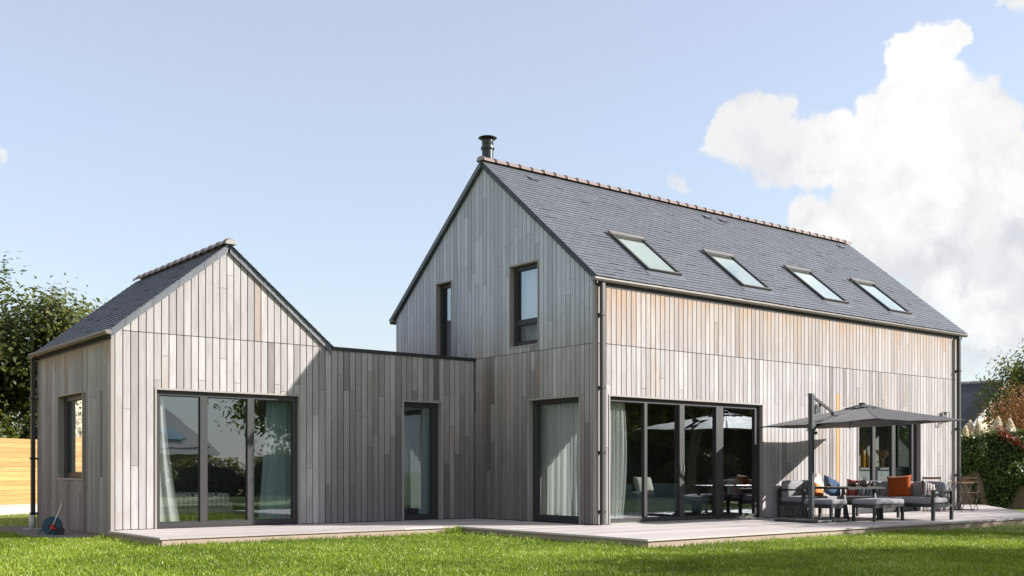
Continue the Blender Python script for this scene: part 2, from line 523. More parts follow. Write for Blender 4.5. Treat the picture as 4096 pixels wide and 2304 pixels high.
m_wood('fresh_cedar', [(.15, (.40, .20, .08)), (.5, (.50, .28, .12)), (.9, (.55, .34, .17))], axis='z', tintamt=.06)
m_wood('bistro_wood', [(.15, (.16, .085, .05)), (.5, (.24, .14, .09)), (.9, (.30, .19, .13))], axis='x', tintamt=.1)
m_wood('pale_boards', [(.15, (.50, .47, .42)), (.5, (.60, .57, .52)), (.9, (.66, .64, .60))], axis='z', tintamt=.1)
m_plain('backing', (.012, .012, .013), .9)
m_plain('anthracite', (.020, .020, .022), .42, var=.06)
m_plain('frame_metal', (.030, .028, .028), .45, var=.05)
m_plain('gutter_metal', (.20, .18, .17), .38, .25, .06)
m_plain('pipe_metal', (.055, .051, .05), .4, .2, .06)
m_plain('flue_metal', (.030, .032, .036), .34, .3, .05)
m_plain('furniture_metal', (.028, .030, .032), .45, var=.05)
m_plain('grey_metal', (.048, .055, .063), .42, var=.05)
m_plain('steel', (.55, .53, .48), .28, .95, .05)
m_plain('brass', (.58, .50, .30), .25, .95, .05)
m_plain('ridge_clay', (.20, .145, .125), .32, var=.12, scale=14)
m_plain('ridge_mortar', (.30, .30, .29), .8)
m_plain('concrete', (.42, .38, .35), .85, var=.12)
m_plain('plinth', (.24, .17, .12), .9, var=.1)
m_plain('pvc', (.50, .49, .47), .5, var=.05)
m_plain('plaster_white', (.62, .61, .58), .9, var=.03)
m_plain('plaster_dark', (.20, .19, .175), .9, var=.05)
m_plain('render_beige', (.62, .50, .36), .9, var=.06)
m_plain('render_cream', (.55, .45, .34), .9, var=.08)
m_plain('parquet', (.16, .10, .06), .4, var=.15)
m_plain('counter', (.32, .33, .33), .5, var=.06)
m_plain('cabinet', (.36, .38, .38), .5, var=.05)
m_plain('black_matt', (.015, .015, .016), .6)
m_plain('ochre_glaze', (.50, .27, .03), .28, var=.2)
m_plain('dried_flower', (.52, .38, .22), .9, var=.2)
m_plain('reel_blue', (.008, .055, .11), .35, var=.05)
m_plain('reel_red', (.50, .02, .015), .4, var=.05)
m_plain('reel_black', (.012, .012, .013), .5)
m_plain('hose_green', (.02, .14, .10), .5)
m_plain('terracotta', (.055, .028, .022), .35, var=.2)
m_plain('teapot_clay', (.085, .055, .040), .45, var=.3)
m_plain('placemat', (.34, .25, .15), .9, var=.25, scale=40)
m_plain('bark', (.16, .12, .085), .9, var=.35, scale=22, bmp=.5)
m_plain('bark_pale', (.27, .22, .16), .9, var=.3, scale=22)
m_plain('rust_twig', (.27, .13, .055), .9, var=.3)
m_plain('hedge_core', (.010, .016, .005), 1.0)
m_plain('block', (.17, .125, .085), .95, var=.28, scale=9, bmp=.6)
m_plain('block_mortar', (.24, .20, .16), .95, var=.15)
m_plain('gravel_stone', (.22, .20, .18), .9, var=.3, scale=30)
m_plain('plume', (.72, .60, .43), 1.0, var=.12)
m_plain('car_paint', (.25, .30, .38), .2, .3)
m_plain('base_granite', (.035, .036, .040), .5, var=.2, scale=60)
m_fabric('cushion_grey', (.255, .25, .265), .06)
m_fabric('canopy_cloth', (.027, .027, .032), .05, 700.0, .6)
m_fabric('orange_cloth', (.33, .06, .010), .10)
m_fabric('peach_cloth', (.60, .20, .06), .10)
m_fabric('blue_cloth', (.045, .085, .16), .10)
m_fabric('aqua_cloth', (.17, .215, .23), .06)
m_fabric('linen_cloth', (.45, .44, .40), .06)
m_fabric('brown_cloth', (.10, .045, .02), .10)
m_stripe('stripe_cool', [(0, (.06, .08, .09)), (.12, (.55, .53, .50)), (.18, (.10, .16, .18)), (.34, (.50, .14, .06)), (.42, (.60, .56, .52)), (.50, (.24, .34, .38)), (.62, (.10, .10, .11)), (.72, (.58, .30, .22)), (.82, (.62, .58, .54)), (.92, (.14, .20, .24))], 5.2)
m_stripe('stripe_cream', [(0, (.62, .57, .50)), (.30, (.50, .30, .20)), (.36, (.62, .57, .50)), (.55, (.09, .09, .11)), (.60, (.58, .52, .45)), (.74, (.42, .20, .14)), (.80, (.30, .29, .30)), (.84, (.64, .60, .54))], 3.6)
m_stripe('stripe_red', [(0, (.30, .04, .03)), (.22, (.10, .08, .10)), (.32, (.50, .30, .20)), (.42, (.38, .06, .04)), (.62, (.08, .10, .15)), (.72, (.45, .36, .28)), (.80, (.34, .05, .04))], 7.0)
m_stripe('stripe_blue', [(0, (.55, .55, .54)), (.2, (.05, .08, .15)), (.5, (.60, .60, .58)), (.62, (.07, .11, .18)), (.85, (.5, .52, .53))], 6.0)
m_curtain('curtain_sheer', (.86, .88, .85), .5)
m_curtain('curtain_blue', (.52, .64, .66), .45)
m_glass('glass')
m_glass('glass_sky', (.66, .80, .75), 3.4, .002, (.88, .99, .97))
m_glass('glass_lamp', (.92, .94, .94), 1.5, .002)
m_leaf('leaf_green', [(0, (.024, .040, .009)), (.5, (.070, .092, .020)), (.8, (.145, .15, .035)), (1, (.25, .18, .05))], .42)
m_leaf('leaf_dark', [(0, (.012, .024, .006)), (.6, (.032, .055, .011)), (.9, (.09, .11, .02)), (1, (.18, .13, .03))], .5)
m_leaf('leaf_ivy', [(0, (.016, .034, .006)), (.55, (.040, .075, .012)), (.88, (.10, .135, .022)), (.93, (.16, .15, .03)), (1, (.16, .03, .012))], .22, .35)
m_leaf('leaf_rust', [(0, (.14, .055, .015)), (.5, (.26, .11, .03)), (.85, (.36, .20, .07)), (1, (.30, .26, .07))], .4, .5, (.60, .26, .05))
m_leaf('leaf_red', [(0, (.10, .006, .006)), (1, (.26, .02, .012))], .3)
m_leaf('blade', [(0, (.034, .078, .007)), (.35, (.140, .220, .014)), (.75, (.315, .42, .036)), (.95, (.50, .55, .11)), (1, (.75, .71, .42))], .35, .45)
M = MAT

# ------------------------------------------------------------------ the setting: ground
GZ = -0.14
g0 = MB(); g0.add([(-600, -600, GZ), (600, -600, GZ), (600, 600, GZ), (-600, 600, GZ)], [(0, 1, 2, 3)])
tag(g0.build('lawn', M['lawn_soil']), 'broad green garden lawn around the house', kind='structure')

# ------------------------------------------------------------------ the house
house = empty('timber_house', (0, 0, 0))
tag(house, 'weathered timber-clad house with two slate gables joined by a flat-roofed link', 'house')

YC = 3.72            # plane of wing gable and link
XW = -7.596          # plane of the wing's side wall
LX = 12.98           # length of the main volume
W_ = 6.86            # width of the main gable
EAVE = 4.56
PITCH = .822
LINT = 2.434
SLIT = 3.375

map_long = lambda u, d, z: (u, -d, z)
map_gable = lambda u, d, z: (-d, u, z)
map_wing = lambda u, d, z: (u, YC - d, z)
map_side = lambda u, d, z: (XW - d, u, z)


def main_top(u):
    return EAVE + .03 + PITCH * (u if u < W_ / 2 else W_ - u)


def wing_top(u):
    h = 2.065
    x = u - XW
    return 3.29 + .812 * (x if x < h else 2 * h - x)


OPEN_LONG = [(.355, 4.872, -.2, LINT - .015), (8.40, 11.10, -.2, LINT - .015)]
OPEN_GABLE = [(.42, 1.94, -.2, LINT - .015), (1.637, 2.54, 3.505, 5.158), (4.585, 5.18, 3.30, 5.168)]
OPEN_WING = [(-6.842, -4.114, -.2, LINT - .015), (-1.813, -.879, -.2, LINT - .015)]
OPEN_SIDE = [(5.263, 6.81, .852, LINT - .013)]


def subtract(z0, z1, holes):
    segs = [(z0, z1)]
    for a, b in holes:
        out = []
        for s, e in segs:
            if b <= s or a >= e:
                out.append((s, e)); continue
            if a > s: out.append((s, a))
            if b < e: out.append((b, e))
        segs = out
    return segs


def backing(name, mp, u0, u1, z0, top, openings, d0=-.032, d1=-.30, extra=(), mat='backing'):
    """Solid wall behind the boards, with its openings left open."""
    cuts = sorted({u0, u1, *[o[0] for o in openings], *[o[1] for o in openings], *extra})
    cuts = [c for c in cuts if u0 <= c <= u1]
    mb = MB()
    for a, b in zip(cuts, cuts[1:]):
        m = (a + b) / 2
        holes = [(o[2], o[3]) for o in openings if o[0] < m < o[1]]
        zt = min(top(a + 1e-6), top(b - 1e-6))
        for s, e in subtract(z0, zt, holes):
            ta, tb = (top(a + 1e-6), top(b - 1e-6)) if e == zt else (e, e)
            P = [mp(a, d0, s), mp(b, d0, s), mp(b, d1, s), mp(a, d1, s), mp(a, d0, ta), mp(b, d0, tb), mp(b, d1, tb), mp(a, d1, ta)]
            mb.hexa(P)
    return mb.build(name, M[mat], house)


BOARDS = []           # (screen size, object name parent, MB)


def board_mesh(mp, a, b, za, zb, ta, tb, tint, gap=.0138, th=.03):
    """One board between u=a..b, bottom za/zb, top ta/tb, with softened front edges."""
    a += gap / 2; b -= gap / 2; c = .0035
    mb = MB()
    prof = [(a, -th), (a, -c), (a + c, 0), (b - c, 0), (b, -c), (b, -th)]
    w = max(b - a, 1e-4)
    V = []
    for u, d in prof:
        k = (u - a) / w
        V.append(mp(u, d, za + (zb - za) * k))
    for u, d in prof:
        k = (u - a) / w
        V.append(mp(u, d, ta + (tb - ta) * k))
    n = 6
    Fc = [(i, (i + 1) % n, (i + 1) % n + n, i + n) for i in range(n)] + [tuple(range(n))[::-1], tuple(range(n, 2 * n))]
    mb.add(V, Fc, tint)
    return mb


def clad(parent, mp, u0, u1, z0, top, openings, slit=None, eave=0.0, shelter=0.0, pitch=.132, seed=1, phase=0.0, kinks=(), slit_range=None, joint=.55, special=None, bright=0.0):
    r = random.Random(seed)
    u = u0 - phase
    k = 0
    while u < u1 - .012:
        a, b = max(u, u0), min(u + pitch, u1)
        u += pitch; k += 1
        if b - a < .02: continue
        levels = [z0]
        m = (a + b) / 2
        tops = (top(a), top(b))
        zt = max(min(tops), 0)
        if slit and (slit_range is None or slit_range[0] < m < slit_range[1]) and zt > slit + .02:
            levels.append(slit)
        levels.append(None)
        for i in range(len(levels) - 1):
            s = levels[i] + (.006 if i else 0)
            e = levels[i + 1] - .006 if levels[i + 1] else None
            ee = e if e is not None else zt
            # joints between board lengths
            js = []
            h = s + r.uniform(.5, 2.6)
            while h < ee - .35:
                if r.random() < joint: js.append(h)
                h += r.uniform(.8, 2.4)
            hol = [(o[2], o[3], o[0], o[1]) for o in openings if o[0] < b - .004 and o[1] > a + .004]
            cuts = sorted({s, ee, *js, *[q for o in hol for q in o[:2] if s < q < ee]})
            tint = None; prev_cut = False
            for z1, z2 in zip(cuts, cuts[1:]):
                mid = (z1 + z2) / 2
                aa, bb = a, b
                skip = False
                for o in hol:
                    if o[0] < mid < o[1]:
                        if o[2] <= aa + .004 and o[3] >= bb - .004: skip = True
                        elif o[2] > aa and o[3] >= bb - .004: bb = o[2]
                        elif o[3] < bb: aa = o[3]
                if skip or bb - aa < .018:
                    tint = None; continue
                if tint is None or z1 in js:
                    tint = (min(1, max(0, r.gauss(.56 + bright, .21))), r.random(), eave, shelter)
                la = z1 + (.0028 if z1 in js else 0); lb = z2 - (.0028 if z2 in js else 0)
                ta, tb = (tops if (e is None and z2 == ee) else (lb, lb))
                t2 = tint
                mat = None
                if special and special[0] < m < special[1] and mid < special[2]:
                    mat = 'fresh_cedar'; t2 = (.5, .5, 0, 0)
                if special and special[0] < m < special[1] and z1 < special[2] < z2:
                    mb = board_mesh(mp, aa, bb, la, la, special[2] - .002, special[2] - .002, (.5, .5, 0, 0))
                    BOARDS.append((parent, mb, 'fresh_cedar'))
                    la = special[2] + .002; mat = None; t2 = tint
                mb = board_mesh(mp, aa, bb, la, la, ta, tb, t2)
                BOARDS.append((parent, mb, mat or 'weathered_cedar'))


def flush_boards():
    """The boards that show largest become parts of their own; the rest of the cladding is one part per wall."""
    def size(mb):
        p = np.array(mb.v); q = p - np.array(CAM)
        f = np.array((.62278, .78239, 0)); rt = np.array((.78239, -.62278, 0))
        dep = q @ f; x = q @ rt / dep; y = q[:, 2] / dep
        return (x.max() - x.min()) * (y.max() - y.min())
    ranked = sorted(BOARDS, key=lambda b: -size(b[1]))
    for parent, mb, mat in ranked[:300]:
        mb.build('board', M[mat], parent, recalc=True)
    rest = {}
    for parent, mb, mat in ranked[300:]:
        rest.setdefault((parent.name, mat), (parent, MB()))[1].add(mb.v, mb.f, mb.t[0])
    for (pn, mat), (parent, mb) in rest.items():
        o = mb.build('cladding', M[mat], parent); o['kind'] = 'stuff'


w_long = backing('front_wall', map_long, 0.03, LX, -.05, lambda u: EAVE + .02, OPEN_LONG)
w_gable = backing('gable_wall', map_gable, 0.301, W_, -.05, lambda u: main_top(u) - .01, OPEN_GABLE, extra=(W_ / 2,))
w_wing = backing('wing_gable_wall', map_wing, XW + .03, -3.46, -.08, lambda u: wing_top(u) - .01, OPEN_WING[:1], extra=(XW + 2.065,))
w_link = backing('link_wall', map_wing, -3.459, -.031, -.05, lambda u: 3.32, OPEN_WING[1:])
w_side = backing('wing_side_wall', map_side, YC + .301, 8.30, -.08, lambda u: 3.28, OPEN_SIDE)

WARM = 4.58
clad(w_long, map_long, .062, LX - .06, .012, lambda u: EAVE, OPEN_LONG, SLIT, eave=WARM, seed=11, phase=.05, joint=.42, special=(7.50, 7.64, 2.775), bright=.10)
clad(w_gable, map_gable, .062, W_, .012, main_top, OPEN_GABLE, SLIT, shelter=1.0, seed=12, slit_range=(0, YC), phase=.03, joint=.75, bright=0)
clad(w_wing, map_wing, XW + .062, -3.57, .012, lambda u: wing_top(u) if u < -3.69 else 3.37, OPEN_WING[:1], SLIT, seed=13, slit_range=(XW, -3.69), phase=.0, joint=.55, bright=.06)
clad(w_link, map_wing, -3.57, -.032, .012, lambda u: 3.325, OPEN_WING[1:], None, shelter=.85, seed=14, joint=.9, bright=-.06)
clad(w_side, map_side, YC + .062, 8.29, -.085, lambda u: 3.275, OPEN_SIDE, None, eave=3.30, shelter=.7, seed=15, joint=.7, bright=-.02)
flush_boards()

# corner posts of the cladding
mb = MB(); mb.box(-.004, .056, -.004, .026, .012, EAVE); mb.box(-.0045, .026, .0265, .056, .012, main_top(.03)); mb.cur = (.6, .5, 0, 0)
mb.build('corner_trim', M['trim_wood'], house)
mb = MB(); mb.box(LX - .058, LX + .004, -.004, .03, .012, EAVE); mb.build('corner_trim', M['trim_wood'], house)
mb = MB(); mb.box(XW - .004, XW + .056, YC - .004, YC + .026, -.085, 3.29); mb.box(XW - .0045, XW + .026, YC + .0265, YC + .056, -.085, 3.28)
mb.build('corner_trim', M['trim_wood'], house)

# hidden walls, plinth, floors, ceilings
mb = MB()
mb.box(.031, LX - .2, W_ - .2, W_, -.05, EAVE)                     # rear wall
mb.build('rear_wall', M['plaster_white'], house)
mb = MB()
mb.box(XW + .3, -3.5, 8.1, 8.3, -.05, 3.28)
mb.box(-3.5, 0, 6.2, 6.4, -.05, 3.3)
mb.build('rear_wall', M['plaster_white'], house)
mb = backing('end_wall', lambda u, d, z: (LX - .0 + d, u, z), 0.031, W_, -.05, lambda u: main_top(u) - .01, [(.45, 1.75, .95, 2.3)], d0=0, d1=-.2, extra=(W_ / 2,), mat='plaster_white')
mb = MB(); mb.box(XW + .015, XW + .1, YC + .35, 8.28, -.3, -.085); mb.box(XW + .04, 0, YC + .04, YC + .1, -.3, -.06)
mb.build('plinth', M['plinth'], house)
mb = MB(); mb.box(.3, LX - .2, .3, W_ - .2, -.1, .004); mb.box(XW + .3, .3, YC + .3, 6.2, -.1, .003); mb.box(XW + .3, -3.5, 6.2, 8.1, -.1, .002)
mb.build('room_floor', M['parquet'], house)
mb = MB(); mb.box(.3, LX - .2, .3, W_ - .2, 2.75, 3.0)
mb.box(XW + .3, .0, YC + .3, 6.2, 2.7, 2.9); mb.build('room_ceiling', M['plaster_white'], house)
mb = MB()
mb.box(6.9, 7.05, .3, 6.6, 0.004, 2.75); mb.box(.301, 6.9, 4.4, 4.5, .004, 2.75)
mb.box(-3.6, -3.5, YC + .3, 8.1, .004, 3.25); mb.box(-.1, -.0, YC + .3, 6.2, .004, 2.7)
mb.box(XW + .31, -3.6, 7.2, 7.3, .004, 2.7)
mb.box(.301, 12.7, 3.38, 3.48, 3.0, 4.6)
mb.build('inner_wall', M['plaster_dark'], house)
pw = MB(); pw.box(10.2, LX - .2, 2.04, 2.1, .004, 2.75); pw = pw.build('kitchen_wall', M['plaster_white'], house)
for i in range(19):
    x = 10.2 + i * .134
    q = MB(); q.cur = (random.random(), random.random(), 0, 0); q.box(x + .005, min(x + .129, LX - .21), 2.015, 2.039, .95, 2.74); q.build('wall_board', M['pale_boards'], pw)

# ------------------------------------------------------------------ roofs
roof_main = lambda y: 4.70 + PITCH * y
SKY = [(1.655, 2.625), (4.535, 5.505), (7.44, 8.41), (10.15, 11.12)]
SY0, SY1 = .28, 1.41
CS = 1 / math.sqrt(1 + PITCH ** 2); SN = PITCH * CS


def map_roof(u, d, s):        # u along X, s slope length from y=-.12, d out of the roof
    y = -.12 + s * CS
    return (u, y - d * SN, roof_main(y) + d * CS)


S_RIDGE = (W_ / 2 + .12) / CS
s_of_y = lambda y: (y + .12) / CS
HOLES = [(a + .02, b - .02, s_of_y(SY0 + .02), s_of_y(SY1 - .02)) for a, b in SKY]
X0R, X1R = -.085, LX + .14


def sheet(mp, u0, u1, s0, s1, holes, d0, d1, name, mat, parent):
    cuts = sorted({u0, u1, *[h[0] for h in holes], *[h[1] for h in holes]})
    mb = MB()
    for a, b in zip(cuts, cuts[1:]):
        m = (a + b) / 2
        for s, e in subtract(s0, s1, [(h[2], h[3]) for h in holes if h[0] < m < h[1]]):
            mb.mbox(mp, a, b, d0, d1, s, e)
    return mb.build(name, M[mat], parent)


roof = sheet(map_roof, -.028, X1R - .02, .02, S_RIDGE - .01, HOLES, -.012, -.10, 'main_roof', 'backing', house)
mb = MB()
mb.hexa([(X0R, W_ / 2, roof_main(W_ / 2) - .12), (X1R, W_ / 2, roof_main(W_ / 2) - .12), (X1R, W_ + .14, 4.70 - .115 - .12), (X0R, W_ + .14, 4.70 - .115 - .12),
         (X0R, W_ / 2, roof_main(W_ / 2)), (X1R, W_ / 2, roof_main(W_ / 2)), (X1R, W_ + .14, 4.70 - .115), (X0R, W_ + .14, 4.70 - .115)])
mb.build('rear_roof', M['slate'], house)
mb = MB(); mb.box(.31, LX - .21, .02, W_ - .02, 4.50, 4.52)
# pale ceiling lining under the rafters
lin = MB()
lin.mbox(map_roof, .31, LX - .21, -.101, -.13, .35, S_RIDGE - .15) if False else None

SLATES = []


def slates(mp, u0, u1, smax, holes, parent, mat, seed, width=.22, expo=.120, flip=False):
    r = random.Random(seed)
    row = 0; s = -.03
    while s < smax - .02:
        e = min(s + expo + .05, smax)
        u = u0 - (width / 2 if row % 2 else 0) + r.uniform(-.004, .004)
        while u < u1 - .01:
            a, b = max(u, u0), min(u + width - .006, u1)
            u += width
            if b - a < .02: continue
            segs = [(a, b)]
            for h in holes:
                if s < h[3] + .015 and e > h[2] - .055:
                    out = []
                    for p, q in segs:
                        if q <= h[0] - .045 or p >= h[1] + .045: out.append((p, q)); continue
                        if p < h[0] - .06: out.append((p, h[0] - .045))
                        if q > h[1] + .06: out.append((h[1] + .045, q))
                    segs = out
            for p, q in segs:
                if q - p < .015: continue
                lift = r.uniform(.0135, .0165) + (r.random() < .04) * .006
                j = r.uniform(-.003, .003); k = r.uniform(-.0025, .0025)
                P = [mp(p, lift - .009, s + j - k), mp(q, lift - .009, s + j + k), mp(q, -.008, e), mp(p, -.008, e),
                     mp(p, lift, s + j - k), mp(q, lift, s + j + k), mp(q, -.001, e), mp(p, -.001, e)]
                m = MB(); m.hexa(P, (min(1, max(0, r.gauss(.5, .20))), r.random(), 0, 0))
                SLATES.append((parent, m, mat))
        s += expo; row += 1


slates(map_roof, X0R, X1R, S_RIDGE, HOLES, roof, 'slate', 21)

# wing roof: ridge along Y at XR
XR = XW + 2.065
WP = .812; WC = 1 / math.sqrt(1 + WP * WP); WS = WP * WC
wing_z = lambda x: 3.40 + WP * x        # x = distance in from the wall plane
YW0, YW1 = YC - .085, 8.42


def map_wl(u, d, s):
    x = -.12 + s * WC
    return (XW + x - d * WS, u, wing_z(x) + d * WC)


def map_wr(u, d, s):
    x = -.02 + s * WC
    return (XW + 4.13 - x + d * WS, u, wing_z(x) + d * WC)


SW = (2.065 + .12) / WC
wroof = sheet(map_wl, YC - .028, YW1 - .02, .02, SW - .01, [], -.012, -.10, 'wing_roof', 'backing', house)
wroof2 = sheet(map_wr, YC - .028, YW1 - .02, .02, (2.065 + .02) / WC - .01, [], -.012, -.10, 'wing_roof', 'backing', house)
slates(map_wl, YW0, YW1, SW, [], wroof, 'slate_wing_shaded', 22)
slates(map_wr, YW0, YW1, (2.065 + .02) / WC, [], wroof2, 'slate_wing_shaded', 23)


def flush_slates():
    def dist(mb):
        p = np.array(mb.v).mean(0); return np.linalg.norm(p - np.array(CAM))
    front = sorted([s for s in SLATES if s[0] is roof], key=lambda s: dist(s[1]))
    front = [s for s in front]
    for parent, m, mat in front[:300]:
        m.build('slate', M[mat], parent)
    rest = {}
    for parent, m, mat in front[300:] + [s for s in SLATES if s[0] is not roof]:
        rest.setdefault(parent.name, (parent, MB(), mat))[1].add(m.v, m.f, m.t[0])
    for pn, (parent, mb, mat) in rest.items():
        o = mb.build('slating', M[mat], parent); o['kind'] = 'stuff'


flush_slates()


# verge slates along the gables
def verges(parent, pts_fn, L, n, mat):
    for k in range(n):
        a, b = L * k / n, L * (k + 1) / n + .05
        m = MB(); m.cur = (random.random(), random.random(), 0, 0)
        m.hexa(pts_fn(a, min(b, L), k)); m.build('verge_slate', M[mat], parent)


def main_verge(side):
    def fn(a, b, k):
        t = .014 + .004 * (k % 2)
        def P(s, drop, d):
            y = -.10 + s * CS
            z = roof_main(y) - .004 - drop
            return (-d, y if side == 0 else W_ - y, z)
        n = .035
        return [P(a, .150, .03), P(b - n, .150, .03), P(b, .0, .03), P(a + n, .0, .03), P(a, .150, .03 + t), P(b - n, .150, .03 + t), P(b, .0, .03 + t), P(a + n, .0, .03 + t)]
    return fn


verges(roof, main_verge(0), (W_ / 2 + .10) / CS, 14, 'slate_verge_shaded')
verges(roof, main_verge(1), (W_ / 2 + .10) / CS, 14, 'slate_verge_shaded')


def wing_verge(side):
    def fn(a, b, k):
        t = .014 + .004 * (k % 2)
        def P(s, drop, d):
            x = -.02 + s * WC
            return (XW + (x if side == 0 else 4.13 - x), YC - d, wing_z(x) - .004 - drop)
        n = .035
        return [P(a, .135, .03), P(b - n, .135, .03), P(b, .0, .03), P(a + n, .0, .03), P(a, .135, .03 + t), P(b - n, .135, .03 + t), P(b, .0, .03 + t), P(a + n, .0, .03 + t)]
    return fn


verges(wroof, wing_verge(0), (2.065 + .02) / WC, 9, 'slate')
verges(wroof2, wing_verge(1), (2.065 + .02) / WC, 9, 'slate')


# ridge tiles
def ridge_tile_mesh():
    m = MB(); n = 10; r0 = .106
    prof = [(-.004, r0 * .98), (.030, r0), (.038, r0 + .013), (.075, r0 + .013), (.083, r0 + .002), (.345, r0 - .006)]
    rings = []
    V = []
    for x, r in prof:
        for rr in (r, r - .014):
            for k in range(n + 1):
                a = math.pi * k / n
                V.append((x, rr * 1.05 * math.cos(a), rr * .92 * math.sin(a)))
    Fc = []
    w = 2 * (n + 1)
    for i in range(len(prof) - 1):
        for k in range(n):
            a = i * w + k; Fc.append((a, a + 1, a + 1 + w, a + w))
            a = i * w + n + 1 + k; Fc.append((a, a + w, a + 1 + w, a + 1))
    for k in range(n):
        Fc.append((k, n + 1 + k, n + 2 + k, k + 1))
        q = (len(prof) - 1) * w; Fc.append((q + k, q + k + 1, q + n + 2 + k, q + n + 1 + k))
    m.add(V, Fc)
    return m.mesh('ridge_tile', True)


RT = ridge_tile_mesh(); RT.materials.append(M['ridge_clay'])
ZR = roof_main(W_ / 2)
n = 40
for k in range(n):
    o = bpy.data.objects.new('ridge_tile', RT); COL.objects.link(o); o.parent = roof
    x = X0R - .02 + k * (X1R - X0R + .04) / n
    o.location = (x, W_ / 2, ZR - .012 + random.uniform(-.003, .003))
ZRW = wing_z(2.065)
for k in range(14):
    o = bpy.data.objects.new('ridge_tile', RT); COL.objects.link(o); o.parent = wroof
    o.rotation_euler = (0, 0, math.radians(90))
    o.location = (XR, YW0 - .02 + k * (YW1 - YW0 + .04) / 14, ZRW - .012 + random.uniform(-.003, .003))


def ridge_end(parent, mp):
    m = MB(); n = 10
    for d in (.0, .02):
        pass
    V = [mp(.02, 0, 0), *[mp(.02, .100 * math.cos(math.pi * k / n), .088 * math.sin(math.pi * k / n)) for k in range(n + 1)]]
    V += [mp(-.014, 0, 0), *[mp(-.014, .096 * math.cos(math.pi * k / n), .085 * math.sin(math.pi * k / n)) for k in range(n + 1)]]
    q = n + 2
    Fc = [(0, k + 1, k + 2) for k in range(n)] + [(q, q + k + 2, q + k + 1) for k in range(n)] + [(k + 1, k + 2, q + k + 2, q + k + 1) for k in range(n)] + [(1, n + 1, q + n + 1, q + 1)]
    m.add(V, Fc); m.build('ridge_end_plug', M['ridge_mortar'], parent)


ridge_end(roof, lambda a, b, c: (X0R - .02 + a, W_ / 2 + b, ZR - .012 + c))
ridge_end(wroof, lambda a, b, c: (XR + b, YW0 - .02 + a, ZRW - .012 + c))

# roof vents: slightly raised slate hoods
for (x, y) in ((.95, 3.02), (6.55, 3.05), (7.15, 3.06), (12.2, 3.08)):
    m = MB(); s = s_of_y(y)
    m.hexa([map_roof(x, .012, s), map_roof(x + .2, .012, s), map_roof(x + .2, .0, s + .22), map_roof(x, .0, s + .22),
            map_roof(x, .055, s), map_roof(x + .2, .055, s), map_roof(x + .2, .012, s + .22), map_roof(x, .012, s + .22)])
    m.build('roof_vent', M['slate'], roof)

# skylights
for i, (a, b) in enumerate(SKY):
    sk = empty('skylight', (0, 0, 0)); sk.parent = house
    s0, s1 = s_of_y(SY0), s_of_y(SY1)
    f = MB()
    w = .062
    f.mbox(map_roof, a, a + w, -.02, .062, s0, s1); f.mbox(map_roof, b - w, b, -.02, .062, s0, s1)
    f.mbox(map_roof, a + w, b - w, -.02, .058, s0, s0 + w * .9); f.build('frame', M['frame_metal'], sk)
    f = MB(); f.mbox(map_roof, a - .012, b + .012, -.01, .085, s1 - .11, s1 + .02); f.build('hood', M['gutter_metal'], sk)
    f = MB(); f.mbox(map_roof, a + w - .02, b - w + .02, .028, .04, s0 + w * .9 - .02, s1 - .10); f.build('pane', M['glass_sky'], sk)
    f = MB(); f.mbox(map_roof, a + w * .2, b - w * .2, .0585, .072, s0 + .004, s0 + .03); f.build('lower_rail', M['gutter_metal'], sk)
    f = MB(); f.mbox(map_roof, a - .06, b + .05, .003, .016, s0 - .19, s0 + .01)
    f.mbox(map_roof, a - .05, a, .003, .018, s0, s1 + .06); f.mbox(map_roof, b, b + .05, .003, .018, s0, s1 + .06)
    f.mbox(map_roof, a - .05, b + .05, .003, .018, s1 + .021, s1 + .075)
    f.build('flashing', M['slate'], sk)
    f = MB()                                   # plastered shaft below the pane
    for q in ((a + .025, a + .04, s0, s1), (b - .04, b - .025, s0, s1), (a + .04, b - .04, s0 + .0, s0 + .025), (a + .04, b - .04, s1 - .03, s1 - .015)):
        f.mbox(map_roof, q[0], q[1], -.5, -.021, q[2], q[3])
    f.mbox(map_roof, a + .025, b - .025, -.53, -.501, s0, s1)
    f.build('shaft', M['plaster_white'], sk)

# flue
fl = MB()
fl.lathe([(.125, 7.2), (.125, 8.02), (.148, 8.03), (.152, 8.06), (.148, 8.085), (.125, 8.09), (.120, 8.12), (.128, 8.14), (.128, 8.235)], (.615, 4.1, 0), 28)
chim = fl.build('flue', M['flue_metal'], house, True)
fl = MB(); fl.lathe([(.128, 8.2351), (.150, 8.245), (.200, 8.275), (.206, 8.285), (.20, 8.292), (.03, 8.312)], (.615, 4.1, 0), 28); fl.build('flue_cap', M['flue_metal'], chim, True)
for a in range(3):
    pass
sm = chim.modifiers.new('edge', 'EDGE_SPLIT'); sm.split_angle = math.radians(35)


